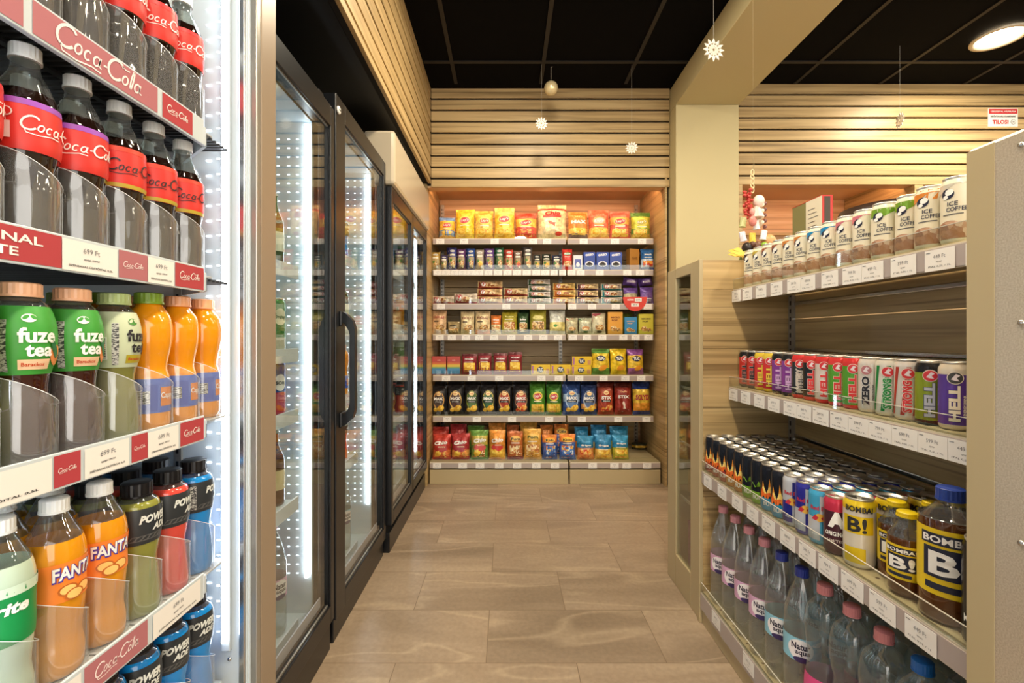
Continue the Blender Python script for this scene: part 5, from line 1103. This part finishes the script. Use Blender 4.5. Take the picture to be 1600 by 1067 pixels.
def cshelf(z, lanes, wire, marks):
    m = MB(); y1 = CY1-.03
    if wire:
        y = CY0+.02
        while y < y1: m.box((-1.24, y, z-.010), (CX-.01, y+.004, z-.005), DARKW); y += .012
        m.box((-.62, CY0+.01, z-.014), (-.61, y1, z-.010), DARKW)
    else: m.box((-1.24, CY0+.01, z-.012), (CX-.025, y1, z-.005), WHITEI)
    m.box((CX-.012, CY0+.01, z-.030), (CX-.004, .845, z+.004), WHITEI, .002)
    m.add([(CX-.012, .845, z-.03), (CX-.004, .845, z-.03), (-.63, y1, z-.03), (-.64, y1, z-.03), (CX-.012, .845, z-.006), (CX-.004, .845, z-.006), (-.63, y1, z-.006), (-.64, y1, z-.006)], [(0, 1, 2, 3), (4, 7, 6, 5), (1, 5, 6, 2), (0, 3, 7, 4)], WHITEI)
    sh = link('shelf', m.mesh('shelf'), ck)
    s = MB(); s.box((CX-.004, CY0+.01, z-.032), (CX, .832, z+.012), WHITEI, .001); A = Art(s, P_aisle(CX, 1), .0005)
    for (ya, yb, kind) in marks:
        c_ = (ya+yb)/2
        if kind == 'logo': A.grid(ya, z-.029, yb, z+.009, C('#b4444c', .25), 1, 1, 1); A.script(c_, z-.010, (yb-ya)*.72, WHITE, 2)
        elif kind == 'pale': A.grid(ya, z-.029, yb, z+.009, C('#b47078', .25), 1, 1, 1); A.script(c_, z-.010, (yb-ya)*.72, C('#f4e4e4'), 2)
        elif kind == 'orig': A.grid(ya, z-.029, yb, z+.009, C('#b4444c', .25), 1, 1, 1); A.text('ORIGINAL', c_, z-.003, .010, WHITE, 2, w=(yb-ya)*.7, cut=False); A.text('TASTE', c_-.004, z-.018, .010, WHITE, 2, w=(yb-ya)*.4, cut=False)
        elif kind == 'card': A.grid(ya, z-.030, yb, z+.008, WHITEP, 2, 1, 1); A.text('699 Ft', c_, z-.003, .0066, C('#7c7c80'), 3, cut=False, bold=0); A.text('egységár 1398 Ft/l', c_, z-.014, .003, INK, 3, cut=False); A.text('SZÉNSAVAS ÜDÍTŐITAL 0,5L', c_, z-.023, .0038, INK2, 3, w=(yb-ya)*.8, cut=False)
    link('price_strip', s.mesh('price_strip'), sh)
    for (x, y) in lanes: link('front_stop', PUSH, sh).location = (x, y, z)
L_ = [.8386-.0685*k for k in range(7)]
LX = -.578
cshelf(1.452, [(LX, y) for y in L_], True, [(.02, .33, 'pale'), (.34, .52, 'pale'), (.53, .72, 'pale'), (.73, .80, 'logo')])
cshelf(1.192, [(LX, y) for y in L_], True, [(.30, .405, 'card'), (.41, .565, 'orig'), (.565, .645, 'card'), (.648, .70, 'pale'), (.70, .755, 'card'), (.758, .830, 'logo')])
LC = [.893-.0668*k for k in range(7)]
cshelf(.930, [(LX, y) for y in LC], False, [(.40, .552, 'card'), (.555, .59, 'logo'), (.595, .665, 'card'), (.67, .70, 'logo'), (.70, .765, 'card'), (.77, .83, 'logo')])
LD = [.868-.0668*k for k in range(6)]
cshelf(.652, [(LX, y) for y in LD], False, [(.45, .59, 'card'), (.595, .70, 'pale'), (.71, .82, 'card')])
cshelf(.410, [(LX, y) for y in LD[:4]], False, [(.6, .8, 'pale')])
yaw = R(58)
def lane(parts, x, y, z, lab, j, rot=None): inst('drink_bottle', parts, lab, 'drink bottle', (x-.0695*j, y, z+.0005), (0, 0, yaw if rot is None else rot))
RW = ['front row', 'second row', 'third row']
for i in range(7):
    for j in range(2):
        lane(COKE, LX, L_[i], 1.452, 'red labelled cola bottle, %s from far end, %s, top cooler shelf' % (ORD[i], RW[j]), j, R(50+(i*7 % 13)))
for i in range(7):
    k = [CHERRY, ZERO, ZERO, COKE, CHERRY, CHERRY, COKE][i] if i else COKE
    k = [ZERO, ZERO, ZERO, CHERRY, CHERRY, COKE, COKE][i]; nm = ['black lettered', 'black lettered', 'black lettered', 'purple edged', 'purple edged', 'red labelled', 'red labelled'][i]
    for j in range(3):
        lane(k, LX, L_[i], 1.192, '%s cola bottle, %s from far end, %s, second cooler shelf' % (nm, ORD[i], RW[j]), j, R([62, 58, 70, 52, 95, 60, 50][i]))
cs = [(ORG1, 'orange juice bottle with peach cap'), (ORG1, 'orange juice bottle with peach cap'), (ORG2, 'orange juice bottle with green cap'), (FUZEG, 'pale green iced tea bottle'), (FUZE, 'green labelled iced tea bottle'), (FUZE, 'green labelled iced tea bottle'), (FUZEY, 'lime green iced tea bottle')]
for i, (k, nm) in enumerate(cs):
    for j in range(3): lane(k, LX, LC[i], .930, '%s, %s from far end, %s, third cooler shelf' % (nm, ORD[i], RW[j]), j, R([70, 66, 60, 76, 56, 52, 50][i]))
ds = [(PWB, 'bright blue sports drink bottle'), (PWR, 'red sports drink bottle'), (PWO, 'olive sports drink bottle'), (FANTA, 'orange soda bottle'), (FANTA, 'orange soda bottle'), (SPRITE, 'green labelled lemonade bottle')]
for i, (k, nm) in enumerate(ds):
    for j in range(3): lane(k, LX, LD[i], .652, '%s, %s from far end, %s, fourth cooler shelf' % (nm, ORD[i], RW[j]), j, R([95, 78, 70, 52, 68, 50][i]))
for i in range(4):
    for j in range(2): lane(PWB, LX, LD[i], .410, 'bright blue sports drink bottle, %s from far end, %s, lowest cooler shelf' % (ORD[i], RW[j]), j, R(45))

# ------------------------------------------------------------------ glass door coolers further down the aisle
def glass_cooler(name, lab, y0, y1, xf, ztop, doors, gz0, gz1, header=None, xr=-1.25):
    t = thing('glass_door_cooler', lab, 'cooler', (0, 0, 0))
    m = MB(); m.box((xr, y0+.002, 0), (xf-.06, y0+.03, ztop), BLACKF, .002); m.box((xr, y1-.03, 0), (xf-.06, y1-.002, ztop), BLACKF, .002); m.box((xr, y0+.03, ztop-.06), (xf-.06, y1-.03, ztop), BLACKF); m.box((xr-.02, y0, 0), (xr, y1, ztop), BLACKF)
    m.box((xr, y0+.01, .0), (xf-.012, y1-.01, .10), BLACKF, .003); link('body', m.mesh('body'), t)
    m = MB(); m.box((xr, y0+.03, .10), (xr+.01, y1-.03, ztop-.06), WHITEI); m.box((xr+.01, y0+.03, .10), (xf-.062, y0+.045, ztop-.06), WHITEI); m.box((xr+.01, y1-.045, .10), (xf-.062, y1-.03, ztop-.06), WHITEI); m.box((xr+.01, y0+.045, ztop-.075), (xf-.062, y1-.045, ztop-.06), WHITEI); m.box((xr+.01, y0+.045, .10), (xf-.062, y1-.045, gz0-.02), WHITEI); link('liner', m.mesh('liner'), t)
    m = MB(); led_tube(m, xf-.075, y1-.052, .27, gz1+.0, .006); diodes_refl(m, xf-.110, y1-.0451, .28, gz1-.02); diodes_refl(m, xf-.14, y1-.0451, .28, gz1-.02)  # glowing dot columns stand in for the tube's reflections in the liner
    diodes_refl(m, xf-.175, y1-.0451, .28, gz1-.02); link('led_tube', m.mesh('led_tube'), t)
    m = MB(); led_tube(m, xf-.075, y0+.052, .27, gz1+.0, .006); link('led_tube', m.mesh('led_tube'), t)
    for (a, b_, sw) in doors:
        d = MB(); x0, x1 = xf-.045, xf
        d.box((x0, a, gz0-.06), (x1, a+sw, gz1+.07), BLACKF, .003); d.box((x0, b_-.032, gz0-.06), (x1, b_, gz1+.07), BLACKF, .003); d.box((x0, a+sw, gz1), (x1, b_-.032, gz1+.07), BLACKF, .002); d.box((x0, a+sw, gz0-.06), (x1, b_-.032, gz0), BLACKF, .002)
        dd = link('door', d.mesh('door'), t)
        g = MB(); g.box((xf-.018, a+sw-.004, gz0-.004), (xf-.012, b_-.028, gz1+.004), GLASS); link('pane', g.mesh('pane'), dd)
        e = MB(); 
        for z in (gz0, gz1-.006): e.box((xf-.012, a+sw, z), (xf-.008, b_-.032, z+.006), SILV)
        e.box((xf-.04, a+sw, gz0), (xf-.036, b_-.032, gz0+.02), SILV); e.box((xf-.034, a+sw+.01, gz0+.002), (xf-.031, b_-.045, gz0+.036), M('strip_lilac', '#c8c4d4', .3)); e.box((xf-.012, b_-.038, gz0), (xf-.008, b_-.032, gz1), BLACKF); link('inner_trim', e.mesh('inner_trim'), dd)
    return t
GA = glass_cooler('a', 'black framed glass door cooler right behind the open drinks cooler', 1.04, 1.640, -.6, 1.885, [(1.05, 1.636, .04)], .165, 1.80)
GB = glass_cooler('b', 'black framed glass door cooler with large loop handle, middle of row', 1.650, 2.335, -.6, 1.955, [(1.652, 2.33, .095)], .145, 1.87)
GC = glass_cooler('c', 'double glass door cooler with cream top, next to the crisp shelves', 2.345, 3.390, -.575, 1.84, [(2.347, 2.868, .035), (2.872, 3.388, .035)], .20, 1.765)
m = MB(); m.box((-1.25, 2.342, 1.842), (-.72, 3.392, 2.10), CREAM, .003); m.box((-.715, 2.340, 1.842), (-.558, 3.392, 2.115), CREAM, .018); link('header', m.mesh('header'), GC)
m = MB(); x = -.6; 
prof = [(-.603, 1.17), (-.585, 1.165), (-.555, 1.135), (-.548, 1.10), (-.548, .83), (-.555, .795), (-.585, .765), (-.603, .76)]
m.box((-.602, 1.685, 1.12), (-.592, 1.735, 1.175), BLACKF, .004); m.box((-.602, 1.685, .755), (-.592, 1.735, .81), BLACKF, .004)
inner = [(-.592, 1.135), (-.585, 1.128), (-.571, 1.105), (-.567, 1.09), (-.567, .84), (-.571, .825), (-.585, .802), (-.592, .795)]
outer = [(-.592, 1.172), (-.580, 1.165), (-.556, 1.14), (-.548, 1.11), (-.548, .82), (-.556, .79), (-.580, .765), (-.592, .758)]
vs = [(x, y, z) for y in (1.695, 1.722) for q in (inner, outer) for x, z in q]; n = 8; fs = []
for k in range(n-1): fs += [(k, k+1, n+k+1, n+k), (2*n+k, 3*n+k, 3*n+k+1, 2*n+k+1), (k, 2*n+k, 2*n+k+1, k+1), (n+k, n+k+1, 3*n+k+1, 3*n+k)]
m.add(vs, fs, BLACKF); dB = [c for c in GB.children if c.name.startswith('door')][0]; link('handle', m.mesh('handle'), dB)
m = MB(); m.lathe([(.014, 0), (.014, .004), (.011, .006), (1e-4, .006)], WHITEP, 24, False); m.box((-.0015, -.006, .006), (.0015, .006, .0075), BLACK); o = link('lock', m.mesh('lock'), dB); o.location = (-.598, 1.668, 1.885); o.rotation_euler = (0, R(90), 0)
for yy, zz in ((3.39, 1.0),):
    pass
# shelves and contents
CANG = can(.033, .168, lambda t: F('#2c7c3c') if t > .3 else F('#c8c4b0'), lambda A: (A.ell(0, .11, .022, .026, C('#e8e0c8'), 1), A.text('Dreher', 0, .11, .012, C('#1c5c2c'), 2, w=.036)))
CANB = can(.033, .168, lambda t: F('#2c50a0') if t > .45 else F('#c03434'), lambda A: (A.ell(0, .10, .02, .026, WHITE, 1), A.text('SÖR', 0, .10, .012, INK2, 2, w=.03)))
BEERP = [(.026, 0), (.0305, .006), (.031, .03), (.031, .13), (.027, .155), (.015, .185), (.0125, .21), (.0135, .225)]
BEER = bottle(BEERP, .232, .15, M('amber_glass', '#6a3c10', .05, coat=.5, trans=.4), M('amber_glass_neck', '#8a5820', .05, coat=.5, trans=.5), (.0138, .008, C('#c8b060')), (.05, .11, C('#d8c8a0'), None))
BEERG = bottle(BEERP, .232, .15, M('green_glass', '#1c5c34', .05, coat=.5, trans=.4), M('green_glass_neck', '#2c7c44', .05, coat=.5, trans=.5), (.0138, .008, C('#c8c8c0')), (.05, .11, C('#e0e0d0'), None))
def fill(t, y0, y1, xf, rows, nm):
    for si, (z, kinds) in enumerate(rows):
        m = MB(); m.box((-1.2, y0, z-.012), (xf-.025, y1, z-.004), WHITEI); sh = link('shelf', m.mesh('shelf'), t)
        s = MB(); s.box((xf-.025, y0, z-.035), (xf-.018, y1, z+.008), M('strip_white', '#d8dce4', .25), .001); link('price_strip', s.mesh('price_strip'), sh)
        for i, (y, parts, look, cat, step) in enumerate(kinds):
            for j in range(2):
                inst(cat.replace(' ', '_'), parts, '%s, %s shelf from top, %s from far end, %s, %s' % (look, ORD[si], ORD[i], ['front', 'behind'][j], nm), cat, (xf-.075-step*j, y, z-.0035), (0, 0, R(60)))
B_, G_, CG, CB_ = (BEER, 'amber bottle', 'drink bottle', .068), (BEERG, 'green bottle', 'drink bottle', .068), (CANG, 'green can', 'drink can', .072), (CANB, 'blue red can', 'drink can', .072)
W_, P_ = (NAP, 'clear bottle', 'water bottle', .095), (PWB, 'blue bottle', 'drink bottle', .075)
def ks(ys, k): return [(y,)+q for y, q in zip(ys, k)]
fill(GA, 1.10, 1.52, -.655, [(1.30, ks([1.47, 1.39, 1.31], [G_, G_, G_])), (1.037, ks([1.475, 1.40, 1.325], [CG, CG, CG])), (.843, ks([1.475, 1.40, 1.325], [CB_, CB_, CB_])), (.56, ks([1.475, 1.40, 1.325], [B_, B_, B_])), (.165, ks([1.46, 1.365, 1.27], [W_, W_, W_]))], 'first cooler')
fill(GB, 1.75, 2.14, -.66, [(1.42, ks([2.09, 2.01, 1.93], [P_]*3)), (1.12, ks([2.09, 2.01, 1.93], [G_]*3)), (.83, ks([2.09, 2.01, 1.93], [(ORG1, 'orange bottle', 'drink bottle', .075)]*3)), (.55, ks([2.08, 1.98, 1.88], [(PWR, 'red bottle', 'drink bottle', .075)]*3)), (.15, ks([2.08, 1.98], [(NAB, 'clear bottle', 'water bottle', .095)]*2))], 'loop handle cooler')
fill(GC, 2.40, 3.28, -.62, [(1.45, ks([3.2, 3.05, 2.75, 2.67, 2.59], [G_]*5)), (1.15, ks([3.2, 3.05, 2.75, 2.67, 2.59], [(FANTA, 'orange bottle', 'drink bottle', .07)]*5)), (.88, ks([3.2, 3.05, 2.75, 2.67, 2.59], [(SPRITE, 'green bottle', 'drink bottle', .07)]*5)), (.6, ks([3.2, 3.05, 2.75, 2.67, 2.59], [(PWR, 'red bottle', 'drink bottle', .075)]*5)), (.22, ks([3.18, 2.75, 2.65], [W_]*3))], 'double door cooler')

# ------------------------------------------------------------------ repeats share a group phrase
import re
_tops = [o for o in bpy.data.objects if o.parent is None and 'category' in o.keys()]
_n = {}
for o in _tops: _n[o['category']] = _n.get(o['category'], 0)+1
def plural(c): return c+('es' if c.endswith(('x', 's')) else 's')
for o in _tops:
    if _n[o['category']] < 2 or 'group' in o.keys(): continue
    l = o['label']; m = re.search(r'(top|lowest|second|third|fourth|fifth|sixth) (back|rack|cooler) shelf', l)
    if m: where = 'on the %s %s shelf' % (m.group(1), {'back': 'snack', 'rack': 'gondola', 'cooler': 'open cooler'}[m.group(2)])
    elif o['category'] == 'water bottle' and 'cooler' not in l: where = 'on the lowest gondola shelf'
    elif 'cooler' in l and 'shelf from top' in l: where = 'inside the '+l.rsplit(', ', 1)[1]
    elif 'cabinet' in l and o['category'] == 'carton': where = 'inside the narrow cabinet'
    elif o['category'] in ('ceiling light', 'led strip', 'cooler', 'shelf rack', 'paper snowflake'): where = 'of the shop'
    elif o['category'] == 'drink can': where = 'on the third gondola shelf'
    elif o['category'] in ('box', 'bottle', 'cabinet'): continue
    elif o['category'] == 'popcorn box': where = 'on the fourth snack shelf'
    elif o['category'] == 'snack box': where = 'on the second snack shelf'
    else: where = 'on the third snack shelf'
    o['group'] = plural(o['category'])+' '+where
